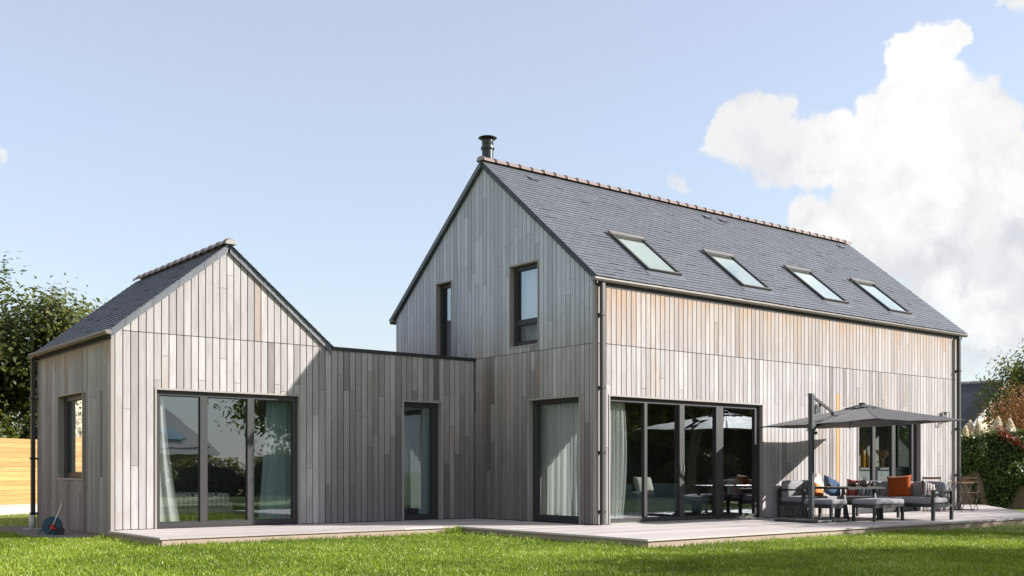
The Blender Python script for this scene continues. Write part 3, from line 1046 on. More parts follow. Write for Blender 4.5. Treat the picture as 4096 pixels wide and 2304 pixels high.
# gutters: half-round-ish trough with a rolled front edge
def gutter(name, mp, u0, u1):
    prof = [(0.0, 0.0), (0.0, .105), (.012, .105), (.012, .014), (.06, .006), (.105, .016), (.128, .05), (.130, .098), (.124, .107), (.134, .113), (.142, .106), (.142, .05), (.114, .004), (.06, -.008)]
    prof = [(d * .82, .105 - (.105 - z) * .70) for d, z in prof]
    m = MB(); n = len(prof)
    V = [mp(u0, d, z) for d, z in prof] + [mp(u1, d, z) for d, z in prof]
    Fc = [(i, (i + 1) % n, (i + 1) % n + n, i + n) for i in range(n)]
    m.add(V, Fc)
    for u, s in ((u0, 1), (u1, -1)):          # stop ends
        q = [mp(u + s * .001, d, z) for d, z in ((.002, .034), (.049, .030), (.092, .037), (.115, .067), (.115, .105), (.002, .105))]
        q2 = [mp(u + s * .006, d, z) for d, z in ((.002, .034), (.049, .030), (.092, .037), (.115, .067), (.115, .105), (.002, .105))]
        k = 6
        m.add(q + q2, [tuple(range(k)), tuple(range(k, 2 * k))[::-1]] + [(i, (i + 1) % k, (i + 1) % k + k, i + k) for i in range(k)])
    return m.build(name, M['gutter_metal'], house)


gutter('gutter', lambda u, d, z: (u, -.012 - d, 4.478 + z), -.11, LX + .20)
gutter('gutter', lambda u, d, z: (XW - .012 - d, u, 3.255 + z), YC - .10, 8.46)
gutter('gutter', lambda u, d, z: (u, W_ + .012 + d, 4.478 + z), -.11, LX + .20)
mb = MB(); mb.box(-.02, LX + .1, -.012, .0, 4.43, 4.60); mb.build('fascia', M['frame_metal'], house)
mb = MB(); mb.box(XW - .012, XW, YC - .02, 8.4, 3.21, 3.37); mb.build('fascia', M['frame_metal'], house)


def downpipe(x, y, z0, z1, br):
    m = MB()
    m.box(x - .04, x + .04, y - .04, y + .04, z0, z1)
    o = m.build('downpipe', M['pipe_metal'], house)
    bv = o.modifiers.new('edge', 'BEVEL'); bv.width = .008; bv.segments = 2
    for z in br:
        q = MB(); q.box(x - .052, x + .052, y - .052, y + .10, z - .022, z + .022); q.build('bracket', M['anthracite'], o)
    return o


downpipe(.105, -.085, .01, 4.48, (.25, 1.35, 2.55, 3.9))
downpipe(LX - .19, -.085, .01, 4.48, (.9, 2.1, 3.6))
o = downpipe(XW - .09, 8.24, -.13, 3.26, ())
for z in (.15, 1.25, 2.45):
    q = MB(); q.box(XW - .145, XW - .002, 8.19, 8.29, z - .022, z + .022); q.build('bracket', M['anthracite'], o)

# link parapet cap, flat roof
mb = MB(); mb.box(-3.575, -.004, YC - .03, YC + .26, 3.328, 3.392); mb.build('parapet_cap', M['anthracite'], house)
mb = MB(); mb.box(-3.5, .0, YC + .27, 6.4, 3.2, 3.3); mb.build('flat_roof', M['backing'], house)
mb = MB(); mb.mbox(map_wing, -3.7, -3.45, .0, .02, 3.378, 3.46)
# end-wall window
mb = MB()
for q in ((.45, .50, .95, 2.3), (1.70, 1.75, .95, 2.3), (.50, 1.70, .95, 1.0), (.50, 1.70, 2.25, 2.3)):
    mb.box(LX - .12, LX - .06, q[0], q[1], q[2], q[3])
ew = mb.build('window', M['frame_metal'], house)
mb = MB(); mb.box(LX - .095, LX - .085, .5, 1.7, 1.0, 2.25); mb.build('pane', M['glass'], ew)


# ------------------------------------------------------------------ windows and glazed doors
def opening(name, mp, u0, u1, z0, z1, posts, label=None, sill=.055, bottom=True, rail=None, frame_mat='frame_metal', head=.085, depth=.13, recess=()):
    """posts: (u_left, u_right) of every upright; panes fill the gaps. (u0..z1) is the outer edge of the timber surround."""
    w = empty(name); w.parent = house
    if label: w['label'] = label
    t = .030
    s = MB(); s.cur = (.55, .4, 0, 0)
    zb = z0 if bottom else z0 + .004
    s.mbox(mp, u0, u0 + t, -.02, .014, zb, z1); s.mbox(mp, u1 - t, u1, -.02, .014, zb, z1)
    s.mbox(mp, u0 + t, u1 - t, -.02, .0135, z1 - t, z1)
    if bottom: s.mbox(mp, u0 + t, u1 - t, -.02, .0145, z0, z0 + t)
    s.build('surround', M['trim_wood'], w)
    r = MB(); r.cur = (.4, .3, 0, 0)
    D = depth
    r.mbox(mp, u0 + .012, u0 + t, -D - .10, -.0205, zb, z1 - t); r.mbox(mp, u1 - t, u1 - .012, -D - .10, -.0205, zb, z1 - t)
    r.mbox(mp, u0 + t, u1 - t, -D - .10, -.0205, z1 - t, z1 - .012)
    if bottom: r.mbox(mp, u0 + t, u1 - t, -D - .10, -.0205, z0 + .012, z0 + t)
    r.build('reveal', M['trim_wood'], w)
    a, b = u0 + t, u1 - t
    zb2 = z0 + t if bottom else z0 + .004
    fr = MB()
    fr.mbox(mp, a, b, -D - .06, -D + .02, z1 - t - head, z1 - t - .001)
    fr.mbox(mp, a, b, -D - .06, -D + .02, zb2, zb2 + sill)
    zt = z1 - t - head; zs = zb2 + sill
    for (p, q) in posts:
        fr.mbox(mp, p, q, -D - .058, -D + .022, zs, zt)
    if rail:
        fr.mbox(mp, posts[0][1], posts[-1][0], -D - .057, -D + .021, rail[0], rail[1])
    fr.build('frame', M[frame_mat], w)
    zsp = [(zs, rail[0]), (rail[1], zt)] if rail else [(zs, zt)]
    for i, (p, q) in enumerate(zip(posts, posts[1:])):
        for (za, zc) in zsp:
            dd = -D - .02 - (.012 if i in recess else 0)
            # sash bead round the pane
            bd = MB(); k = .016
            bd.mbox(mp, p[1], p[1] + k, dd - .012, dd + .016, za, zc); bd.mbox(mp, q[0] - k, q[0], dd - .012, dd + .016, za, zc)
            bd.mbox(mp, p[1] + k, q[0] - k, dd - .012, dd + .0155, za, za + k); bd.mbox(mp, p[1] + k, q[0] - k, dd - .012, dd + .0155, zc - k, zc)
            bd.build('sash', M['anthracite'], w)
            pn = MB()
            pn.add([mp(p[1] + .004, dd, za + .004), mp(q[0] - .004, dd, za + .004), mp(q[0] - .004, dd, zc - .004), mp(p[1] + .004, dd, zc - .004)], [(0, 1, 2, 3)])
            pn.build('pane', M['glass'], w)
    return w


# living-room doors
D1 = opening('sliding_door', map_long, .339, 4.887, .0, LINT, [(.369, .385), (1.36, 1.44), (2.36, 2.50), (3.46, 3.68), (4.70, 4.857)], bottom=False, sill=.085, label='wide four-pane glazed door on the long side', recess=(1, 2), depth=.09)
m = MB()
for u in (2.385, 2.475):
    m.mbox(map_long, u - .012, u + .012, -.065, -.052, .98, 1.12)
m.build('handle', M['steel'], D1)
m = MB(); m.mbox(map_long, .37, 4.85, -.1, .03, .001, .02); m.build('threshold', M['steel'], D1)
# kitchen window wall
opening('glazed_door', map_long, 8.385, 11.115, .0, LINT, [(8.415, 8.45), (9.15, 9.27), (9.98, 10.13), (10.86, 11.085)], bottom=False, sill=.10, label='three-pane kitchen door behind the lounge set', depth=.12)
# gable: tall door with curtain, two upstairs windows
opening('glazed_door', map_gable, .405, 1.955, .0, LINT, [(.435, .48), (1.78, 1.925)], bottom=False, sill=.12, label='single-pane gable door closed off by a sheer curtain', depth=.12)
opening('window', map_gable, 1.622, 2.555, 3.49, 5.173, [(1.652, 1.71), (2.42, 2.525)], rail=(3.95, 4.05), sill=.09, label='upstairs gable window with a cross rail', depth=.12)
opening('window', map_gable, 4.57, 5.195, 3.29, 5.183, [(4.60, 4.65), (5.06, 5.165)], sill=.08, label='narrow upstairs gable window behind the flat roof', depth=.12)
# link door
opening('glazed_door', map_wing, -1.828, -.864, .0, LINT, [(-1.798, -1.74), (-1.05, -.894)], bottom=False, sill=.10, label='single glazed door in the link', depth=.12)
# wing doors
opening('sliding_door', map_wing, -6.857, -4.099, .0, LINT, [(-6.827, -6.75), (-6.02, -5.89), (-5.125, -5.00), (-4.22, -4.129)], bottom=False, sill=.10, label='three-pane glazed door under the wing gable', depth=.09)
# wing side window
opening('window', map_side, 5.248, 6.825, .837, LINT + .003, [(5.278, 5.34), (6.62, 6.795)], sill=.10, label='deep window in the side wall of the wing', depth=.13)


# ------------------------------------------------------------------ curtains and rooms
def curtain(name, label, mp, u0, u1, d, z0, z1, folds, mat, amp=.035, drape=None, group=None):
    m = MB(); nu = folds * 8
    def fn(s, t):
        u = u0 + (u1 - u0) * s
        z = z0 + (z1 - z0) * t
        if drape: u = drape(s, t, u)
        ph = folds * 2 * math.pi * s
        a = amp * (.6 + .4 * (1 - t)) * (1 + .3 * math.sin(ph * .37 + 1))
        return mp(u + .012 * math.cos(ph * 1.0 + t), d + a * math.sin(ph + .6 * math.sin(3 * t)), z)
    m.grid(fn, nu, 14)
    o = m.build(name, M[mat], None, True, recalc=False)
    return tag(o, label, 'curtain', group)


curtain('curtain', 'sheer white curtain filling the gable door', map_gable, .36, 2.32, -.27, .03, 2.34, 11, 'curtain_sheer')
curtain('curtain', 'sheer white curtain at the corner end of the four-pane living-room door', map_long, .50, .96, -.27, .03, 2.34, 5, 'curtain_sheer', drape=lambda s, t, u: u + s * (.10 * math.sin(t * 2.6) - .12 * (1 - t) * 0))
curtain('curtain', 'pale curtain gathered behind the door of the flat-roofed link', map_wing, -1.18, -.90, -.28, .03, 2.34, 4, 'curtain_blue', drape=lambda s, t, u: u - (1 - s) * .10 * (1 - t))
curtain('curtain', 'blue-grey curtain gathered in the third pane of the wing door', map_wing, -4.66, -4.06, -.28, .03, 2.34, 6, 'curtain_blue', .05, drape=lambda s, t, u: u - (1 - s) * .18 * (1 - t))
curtain('curtain', 'white curtain flaring at the foot in the first pane of the wing door', map_wing, -6.74, -6.60, -.28, .03, 2.34, 2, 'curtain_sheer', .03, drape=lambda s, t, u: u + s * .30 * (1 - t) ** 1.6)
curtain('curtain', 'white curtain behind the upstairs gable window with a cross rail', map_gable, 1.62, 2.50, -.30, 3.52, 5.12, 5, 'curtain_sheer', .03)

# bedroom: bench bed with patterned throw
bed = empty('bed', (-5.75, 5.15, .004)); tag(bed, 'low bed with pale base and wooden legs behind the wing door', 'bed')
soft_box('mattress', M['linen_cloth'], bed, -.85, .75, -.45, .45, .20, .42, .05)
for sx in (-.7, -.12, .0, .6):
    for sy in (-.35, .35):
        m = MB(); m.tube([(sx, sy, 0), (sx, sy, .21)], .022, 10); m.build('leg', M['fresh_cedar'], bed)
th = soft_box('bed_throw', M['patterned_throw'], None, -.80, .68, -.50, .40, .30, .58, .08, loc=(-5.75, 5.15, .004))
tag(th, 'throw with black dashes spread over the low bed', 'throw')

# living room: sofa, pillows, dining table, chairs
sf = empty('indoor_sofa', (3.25, 1.35, .004)); tag(sf, 'pale blue indoor sofa behind the four-pane door', 'sofa')
soft_box('seat', M['aqua_cloth'], sf, -.95, 1.0, -.42, .42, .12, .42, .06)
soft_box('backrest', M['aqua_cloth'], sf, -.95, 1.0, .25, .46, .42, .72, .06)
soft_box('arm', M['aqua_cloth'], sf, -1.2, -.97, -.42, .46, .10, .56, .07)
for sx in (-1.05, .9):
    for sy in (-.35, .35):
        m = MB(); m.tube([(sx, sy, 0), (sx, sy, .13)], .02, 8); m.build('leg', M['fresh_cedar'], sf)
dt = empty('dining_table', (5.6, 1.9, .004)); tag(dt, 'dark dining table inside the living room', 'table')
m = MB(); m.box(-.8, .8, -.45, .45, .72, .75); m.build('table_top', M['bistro_wood'], dt)
for sx in (-.7, .7):
    for sy in (-.36, .36):
        m = MB(); m.tube([(sx, sy, 0), (sx * .9, sy * .9, .72)], [.014, .024], 8); m.build('leg', M['bistro_wood'], dt)


def dining_chair(x, y, rz, label):
    c = empty('dining_chair', (x, y, .004), rz); tag(c, label, 'chair', 'dining chairs inside')
    soft_box('seat', M['brown_cloth'], c, -.22, .22, -.22, .22, .42, .48, .02)
    soft_box('backrest', M['linen_cloth'], c, -.23, .23, .17, .23, .48, .84, .025)
    for sx in (-.18, .18):
        for sy in (-.18, .18):
            q = MB(); q.tube([(sx * 1.15, sy * 1.15, 0), (sx, sy, .43)], .012, 8); q.build('leg', M['black_matt'], c)


dining_chair(5.2, 1.22, math.pi, 'dining chair with pale back on the garden side of the dark table')
dining_chair(6.1, 1.22, math.pi, 'dining chair beside the one with pale back on the garden side of the dark table')

# kitchen
kc = empty('kitchen_counter', (0, 0, .004)); tag(kc, 'grey kitchen counter behind the three-pane door', 'counter')
m = MB(); m.box(8.62, 12.7, .36, .92, 1.03, 1.08); m.build('worktop', M['counter'], kc)
for i in range(6):
    m = MB(); m.box(8.66 + i * .67, 8.66 + i * .67 + .66, .40, .90, .1, 1.025); m.build('cabinet_door', M['cabinet'], kc)
m = MB(); m.box(8.7, 12.65, .44, .88, .0, .1); m.build('kickboard', M['black_matt'], kc)
m = MB(); m.box(10.4, 12.7, 1.72, 2.0, .001, 1.12); bc = m.build('back_unit', M['black_matt']); bc['label'] = 'black low unit along the boarded kitchen wall'; bc['category'] = 'cabinet'


def bottle(x, y, z, h, label):
    m = MB(); r = .058
    m.lathe([(r * .9, 0), (r, .02), (r, h * .52), (r * .82, h * .62), (r * .38, h * .74), (r * .30, h * .95), (r * .36, h * .96), (r * .36, h)], (0, 0, 0), 20)
    o = m.build('bottle', M['ochre_glaze'], None, True, loc=(x, y, z)); tag(o, label, 'bottle', 'ochre bottles in the kitchen')


bottle(9.44, .55, 1.085, .60, 'taller ochre ceramic bottle behind the kitchen glass')
bottle(9.64, .57, 1.085, .47, 'shorter ochre ceramic bottle behind the kitchen glass')
v = empty('dried_bouquet', (10.36, .60, 1.085)); tag(v, 'dried grasses in a tapered vase behind the kitchen glass', 'bouquet')
m = MB(); m.lathe([(.03, 0), (.035, .02), (.07, .27)], (0, 0, 0), 14); m.build('vase', M['dried_flower'], v, True)
m = MB(); rr = random.Random(5)
for k in range(46):
    a = rr.uniform(0, 6.28); e = rr.uniform(.03, .17); h = rr.uniform(.32, .46)
    m.tube([(.02 * math.cos(a), .02 * math.sin(a), .2), (e * math.cos(a), e * math.sin(a), h), (e * 1.3 * math.cos(a), e * 1.3 * math.sin(a), h + .02)], [.003, .010, .005], 5)
m.build('flower_heads', M['dried_flower'], v)
m = MB(); m.tube([(10.22, .60, 1.085), (10.22, .60, 1.20), (10.20, .59, 1.23), (10.02, .52, 1.23), (10.0, .51, 1.21)], .012, 8)
tag(m.build('tap', M['brass'], None, True), 'brass kitchen tap on the grey counter', 'tap')

# scatter pillows
def pillow(name, label, mat, loc, size, th, rot, cat='cushion', group='scatter cushions'):
    m = MB(); n = 12
    def side(sg):
        def fn(s, t):
            u = 2 * s - 1; v_ = 2 * t - 1
            k = max(0, (1 - u ** 4)) ** .5 * max(0, (1 - v_ ** 4)) ** .5
            e = 1 - .085 * (1 - abs(v_) ** 2) * abs(u) ** 3 ; f = 1 - .085 * (1 - abs(u) ** 2) * abs(v_) ** 3
            w = .010 * math.sin(9 * u + 4 * v_) * (1 - k) + .006 * math.sin(5 * u * v_ + 3 * u)
            return (u * size / 2 * e, sg * (th / 2 * k + w * k), v_ * size / 2 * f)
        return fn
    m.grid(side(1), n, n); m.grid(side(-1), n, n)
    o = m.build(name, M[mat], None, True)
    bm = bmesh.new(); bm.from_mesh(o.data); bmesh.ops.remove_doubles(bm, verts=bm.verts, dist=.0008); bmesh.ops.recalc_face_normals(bm, faces=bm.faces); bm.to_mesh(o.data); bm.free()
    o.location = loc; o.rotation_euler = rot
    return tag(o, label, cat, group)


R_ = math.radians
pillow('cushion', 'white pillow on the pale blue indoor sofa', 'linen_cloth', (2.75, 1.45, .66), .48, .18, (R_(-18), 0, R_(-10)))
pillow('cushion', 'brown pillow on the low bed under the patterned throw', 'brown_cloth', (-6.35, 5.45, .76), .42, .16, (R_(-20), 0, 0))

# ------------------------------------------------------------------ terrace
deck = MB()
deck.box(-2.15, 10.3, -3.44, -3.405, GZ - .05, -.034); deck.box(-2.15, -2.115, -3.404, 1.36, GZ - .05, -.034)
deck.box(-7.60, -2.15, 1.36, 1.395, GZ - .05, -.034); deck.box(-7.60, -7.565, 1.40, YC, GZ - .05, -.034)
deck = deck.build('terrace_deck', M['deck_edge'])
tag(deck, 'pale timber terrace running along the front of the house', kind='structure')
y = -3.47; k = 0
TAB = .142
def plank(x0, x1, y0, y1, slant=None):
    m = MB(); m.cur = (random.random(), random.random(), 0, 0)
    z0, z1 = -.030 + random.uniform(-.0008, .0008), 0.0 + random.uniform(-.0012, .0012)
    xa, xb = (x1, x1) if slant is None else slant
    m.hexa([(x0, y0, z0), (xa, y0, z0), (xb, y1, z0), (x0, y1, z0), (x0, y0, z1), (xa, y0, z1), (xb, y1, z1), (x0, y1, z1)])
    m.build('plank', M['deck_wood'], deck)
diag = lambda yy: 10.45 + (yy + 3.5) * 1.337
while y < 2.0:
    y1 = y + TAB - .008
    xl = -2.19 if y < 1.32 else None
    if y < -.06:
        xe = [-2.04] ; xs = -2.04
        cut = random.uniform(2.0, 4.5) + (k % 2) * 1.6
        pts = [-2.04]
        while cut < diag(y) - 1.2:
            pts.append(cut); cut += 3.9
        pts.append(None)
        for a, b in zip(pts, pts[1:]):
            if b is None: plank(a + (.004 if a > -2 else 0), 0, y, min(y1, -.005), (diag(y), diag(y1)))
            else: plank(a + (.004 if a > -2 else 0), b, y, min(y1, -.005))
    else:
        if y < 1.33:
            plank(-2.04, -.02, max(y, -.001), y1)
        plank(LX + .02, 0, max(y, -.001), y1, (diag(y), diag(y1)))
    y += TAB; k += 1
m = MB(); m.cur = (.5, .5, 0, 0); m.box(-2.19, -2.045, -3.47, 1.33, -.0305, .0005); m.build('plank', M['deck_wood'], deck)
y = 1.335
while y < YC - .02:
    y1 = min(y + TAB - .008, YC - .006)
    plank(-7.49, -4.6 + (k % 2) * 1.3, y, y1); plank(-4.596 + (k % 2) * 1.3, -.02, y, y1)
    y += TAB; k += 1
m = MB(); m.cur = (.3, .5, 0, 0); m.box(-7.64, -7.495, 1.335, YC - .006, -.0305, .0005); m.build('plank', M['deck_wood'], deck)
m = MB(); m.box(-7.6, 16, -3.3, 3.7, GZ - .04, GZ + .003) if False else None

# ------------------------------------------------------------------ lounge set on the terrace
FM = M['furniture_metal']; CG = M['cushion_grey']


def leg(parent, x, y, h, w=.05, z0=0.002):
    q = MB(); q.box(x - w / 2, x + w / 2, y - w / 2, y + w / 2, z0, h); return q.build('leg', FM, parent)


# sofa along Y with the arm towards the lawn
s1 = empty('outdoor_sofa', (6.88, -1.75, 0.0)); tag(s1, 'grey outdoor sofa whose open metal arm faces the lawn', 'sofa')
x0, x1, y0, y1 = -.38, .38, -1.22, 1.05
m = MB(); m.box(x0, x1, y0 + .05, y0 + .11, .27, .33); m.box(x0, x1, y1 - .06, y1, .27, .33); m.box(x0, x0 + .05, y0 + .11, y1 - .06, .27, .33); m.box(x1 - .05, x1, y0 + .11, y1 - .06, .27, .33)
m.build('seat_frame', FM, s1)
for (a, b) in ((x0 + .03, .0), (x0 + .03, y1 - .05), (x1 - .03, y1 - .05), (x1 - .03, .0)): leg(s1, a, b, .27)
m = MB(); w = .055
m.box(x0, x0 + w, y0 - .01, y0 + .048, .002, .62); m.box(x1 - w, x1, y0 - .01, y0 + .048, .002, .62); m.box(x0 + w, x1 - w, y0 - .01, y0 + .048, .585, .62); m.box(x0 + w, x1 - w, y0 - .008, y0 + .046, .27, .325)
m.build('arm', FM, s1)
m = MB(); m.box(x1 - .03, x1, y0 + .05, y1, .60, .64); 
for yy in (-.8, -.1, .6): m.box(x1 - .028, x1 - .004, yy, yy + .05, .33, .60)
m.build('back_frame', FM, s1)
soft_box('seat_cushion', CG, s1, x0 - .01, x1 - .02, y0 + .06, -.22, .335, .455, .04)
soft_box('seat_cushion', CG, s1, x0 - .01, x1 - .02, -.215, y1, .335, .455, .04)
for a, b in ((y0 + .07, -.42), (-.415, .33), (.335, y1)):
    soft_box('back_cushion', CG, s1, x1 - .22, x1 - .03, a, b, .44, .775, .06)
# sofa along the wall with its arm at the left end
s2 = empty('outdoor_sofa', (5.95, -.42, 0.0)); tag(s2, 'grey outdoor sofa standing against the timber wall', 'sofa')
x0, x1, y0, y1 = -.62, .545, -.34, .34
m = MB(); m.box(x0, x1, y0, y0 + .05, .27, .33); m.box(x0, x1, y1 - .05, y1, .27, .33); m.box(x0, x0 + .05, y0 + .05, y1 - .05, .27, .33); m.box(x1 - .05, x1, y0 + .05, y1 - .05, .27, .33); m.build('seat_frame', FM, s2)
for (a, b) in ((x1 - .03, y0 + .03), (x1 - .03, y1 - .03)): leg(s2, a, b, .27)
m = MB(); m.box(x0 - .055, x0 - .002, y0, y0 + .055, .002, .62); m.box(x0 - .055, x0 - .002, y1 - .055, y1, .002, .62); m.box(x0 - .055, x0 - .002, y0 + .055, y1 - .055, .585, .62); m.build('arm', FM, s2)
m = MB(); m.box(x0, x1, y1 - .03, y1, .60, .64)
for xx in (-.5, .0, .45): m.box(xx, xx + .05, y1 - .028, y1 - .004, .33, .60)
m.build('back_frame', FM, s2)
soft_box('seat_cushion', CG, s2, x0 + .005, x1, y0 - .01, y1 - .02, .335, .455, .04)
soft_box('back_cushion', CG, s2, x0 + .01, -.03, y1 - .22, y1 - .03, .44, .785, .06)
soft_box('back_cushion', CG, s2, -.025, x1, y1 - .22, y1 - .03, .44, .785, .06)


def ottoman(x0, x1, y0, y1, h, label):
    c = empty('ottoman', ((x0 + x1) / 2, (y0 + y1) / 2, 0)); tag(c, label, 'ottoman', 'padded ottomans round the low table')
    a, b = (x1 - x0) / 2, (y1 - y0) / 2
    m = MB(); m.box(-a, a, -b, -b + .05, h - .17, h - .11); m.box(-a, a, b - .05, b, h - .17, h - .11); m.box(-a, -a + .05, -b + .05, b - .05, h - .17, h - .11); m.box(a - .05, a, -b + .05, b - .05, h - .17, h - .11)
    m.build('frame', FM, c)
    for sx in (-1, 1):
        for sy in (-1, 1): leg(c, sx * (a - .026), sy * (b - .026), h - .17, .05)
    soft_box('cushion_pad', CG, c, -a - .005, a + .005, -b - .005, b + .005, h - .105, h, .04)


ottoman(4.58, 5.10, -1.92, -1.27, .43, 'smaller grey ottoman behind the parasol base')
ottoman(5.17, 6.22, -2.50, -1.98, .437, 'wide grey ottoman in front of the low table')

tb = empty('low_table', (5.75, -1.42, 0)); tag(tb, 'dark metal table with splayed legs amid the lounge set', 'table')
m = MB(); m.box(-.66, .66, -.54, .54, .632, .668); m.build('table_top', FM, tb)
m = MB(); m.box(-.62, .62, -.5, .5, .6685, .674); m.build('inlay', M['grey_metal'], tb)
for sx in (-.58, .50):
    for sy in (-1, 1):
        q = MB(); q.bar((sx, sy * .48, .002), (sx, sy * .36, .632), .06, .035, up=(0, 1, 0)); q.build('leg', FM, tb)


def bowl(x, y, r, h, mat, label, name='bowl', grp='tableware on the low table'):
    m = MB(); m.lathe([(r * .55, 0), (r * .7, .004), (r * .95, h * .6), (r, h), (r * .93, h), (r * .86, h * .6), (r * .5, h * .25)], (0, 0, 0), 20)
    return tag(m.build(name, M[mat], None, True, loc=(x, y, .6795)), label, 'bowl', grp)


def mat_disc(x, y, label):
    m = MB(); m.lathe([(.16, 0), (.162, .002), (.16, .004)], (0, 0, 0), 28)
    tag(m.build('placemat', M['placemat'], None, loc=(x, y, .675)), label, 'placemat', 'woven placemats')


mat_disc(5.42, -1.13, 'woven placemat nearest the parasol post on the low table')
mat_disc(5.72, -1.72, 'woven placemat under the big dark bowl')
mat_disc(6.15, -1.70, 'woven placemat beside the clay teapot')
bowl(5.62, -1.14, .055, .055, 'terracotta', 'small dark cup on the placemat nearest the parasol post')
bowl(5.72, -1.66, .085, .075, 'terracotta', 'big dark bowl on the low table')
bowl(6.02, -1.36, .05, .055, 'terracotta', 'dark cup on the low table behind the big bowl')
bowl(6.25, -1.76, .055, .06, 'terracotta', 'dark cup on the low table past the teapot')
tp = empty('teapot', (5.78, -1.88, .675)); tag(tp, 'round clay teapot with an upright hoop handle on the low table', 'teapot')
m = MB(); m.lathe([(.045, 0), (.07, .02), (.082, .06), (.07, .105), (.035, .125), (.03, .13)], (0, 0, 0), 20); m.build('pot', M['teapot_clay'], tp, True)
m = MB(); m.lathe([(.034, .1305), (.02, .14), (.012, .145), (.012, .158), (.004, .162)], (0, 0, 0), 14); m.build('lid', M['teapot_clay'], tp, True)
m = MB(); m.tube([(-.05 * math.cos(a), .0, .11 + .115 * math.sin(a)) for a in [math.pi * k / 12 for k in range(13)]], .007, 8); m.build('handle', M['terracotta'], tp, True)
m = MB(); m.tube([(.0, -.07, .05), (.0, -.105, .075), (.0, -.125, .11)], [.018, .013, .010], 10); m.build('spout', M['teapot_clay'], tp, True)

pillow('cushion', 'large plain orange cushion on the sofa facing the low table', 'orange_cloth', (6.86, -2.0, .665), .50, .17, (R_(-16), R_(-4), R_(-68)))
pillow('cushion', 'striped cushion leaning on the open metal arm', 'stripe_cool', (6.85, -2.70, .585), .40, .15, (R_(-30), R_(20), R_(-28)))
pillow('cushion', 'cream cushion with thin stripes on the wall sofa', 'stripe_cream', (6.16, -.46, .66), .50, .17, (R_(-22), R_(64), R_(-8)))
pillow('cushion', 'dark blue cushion on the wall sofa', 'blue_cloth', (6.58, -.55, .64), .48, .16, (R_(-26), R_(22), R_(-12)))
pillow('cushion', 'small peach cushion tucked beside the cream striped one', 'peach_cloth', (5.95, -.62, .57), .34, .14, (R_(-28), R_(30), R_(-5)))
pillow('cushion', 'red and black striped cushion in the sofa corner', 'stripe_red', (6.92, -.92, .62), .42, .15, (R_(-24), R_(6), R_(-58)))
pillow('cushion', 'blue and white striped cushion beside the red striped one', 'stripe_blue', (6.97, -1.12, .62), .38, .14, (R_(-20), R_(10), R_(-75)))

# ------------------------------------------------------------------ parasol
um = empty('cantilever_parasol', (4.28, -1.66, 0)); tag(um, 'charcoal cantilever parasol on a slab base over the lounge set', 'parasol')
PX, PY = 4.28, -1.66
m = MB(); m.box(-.045, .045, -.045, .045, .062, 2.52); o = m.build('post', M['grey_metal'], um); bv = o.modifiers.new('edge', 'BEVEL'); bv.width = .012; bv.segments = 3
m = MB(); m.box(-.05, .05, -.05, .05, 2.52, 2.535); m.build('post_cap', M['furniture_metal'], um)
for i in range(4):
    sx, sy = ((-1, -1), (1, -1), (1, 1), (-1, 1))[i]
    q = MB(); q.box(min(sx * .03, sx * .51), max(sx * .03, sx * .51), min(sy * .03, sy * .51), max(sy * .03, sy * .51), .004, .055)
    o = q.build('base_slab', M['base_granite'], um); bv = o.modifiers.new('edge', 'BEVEL'); bv.width = .012; bv.segments = 2
m = MB(); m.box(-.53, .53, -.026, .026, .012, .0605); m.box(-.026, .026, -.53, -.027, .012, .0605); m.box(-.026, .026, .027, .53, .012, .0605); m.build('base_cross', M['grey_metal'], um)
c4 = [(4.346, -.322, 1.913), (4.346, -3.093, 1.983), (7.577, -3.093, 2.056), (7.577, -.322, 1.986)]     # back-left, front-left, front-right, back-right
c4 = [Vector(c) - Vector((PX, PY, 0)) for c in c4]
ctr = sum(c4, Vector()) / 4
apex = Vector((5.96 - PX, -1.70 - PY, 2.36))
def facet(a, b, top, k0, k1):
    """Cloth between two ribs, sagging a little between them."""
    def fn(s, t):
        t = k0 + (k1 - k0) * t
        p = top.lerp(a.lerp(b, s), t)
        hem = a.lerp(b, s)
        sag = .045 * math.sin(math.pi * s) * t
        rip = .007 * math.sin(17 * s + 5 * t) * math.sin(math.pi * s) * t + .005 * mnoise.noise(Vector((p.x * 3, p.y * 3, 1.7)) * 2.0)
        inw = (top - hem); inw.z = 0
        p = p + inw.normalized() * (.07 * math.sin(math.pi * s) * t ** 3) + Vector((0, 0, -sag * (1 - .55 * t) + rip))
        return p
    return fn
names = ('canopy_panel',) * 4
for i in range(4):
    m = MB(); m.grid(facet(c4[i], c4[(i + 1) % 4], apex, .10, 1.0), 24, 18)
    o = m.build('canopy_panel', M['canopy_cloth'], um, True)
    so = o.modifiers.new('cloth', 'SOLIDIFY'); so.thickness = .003
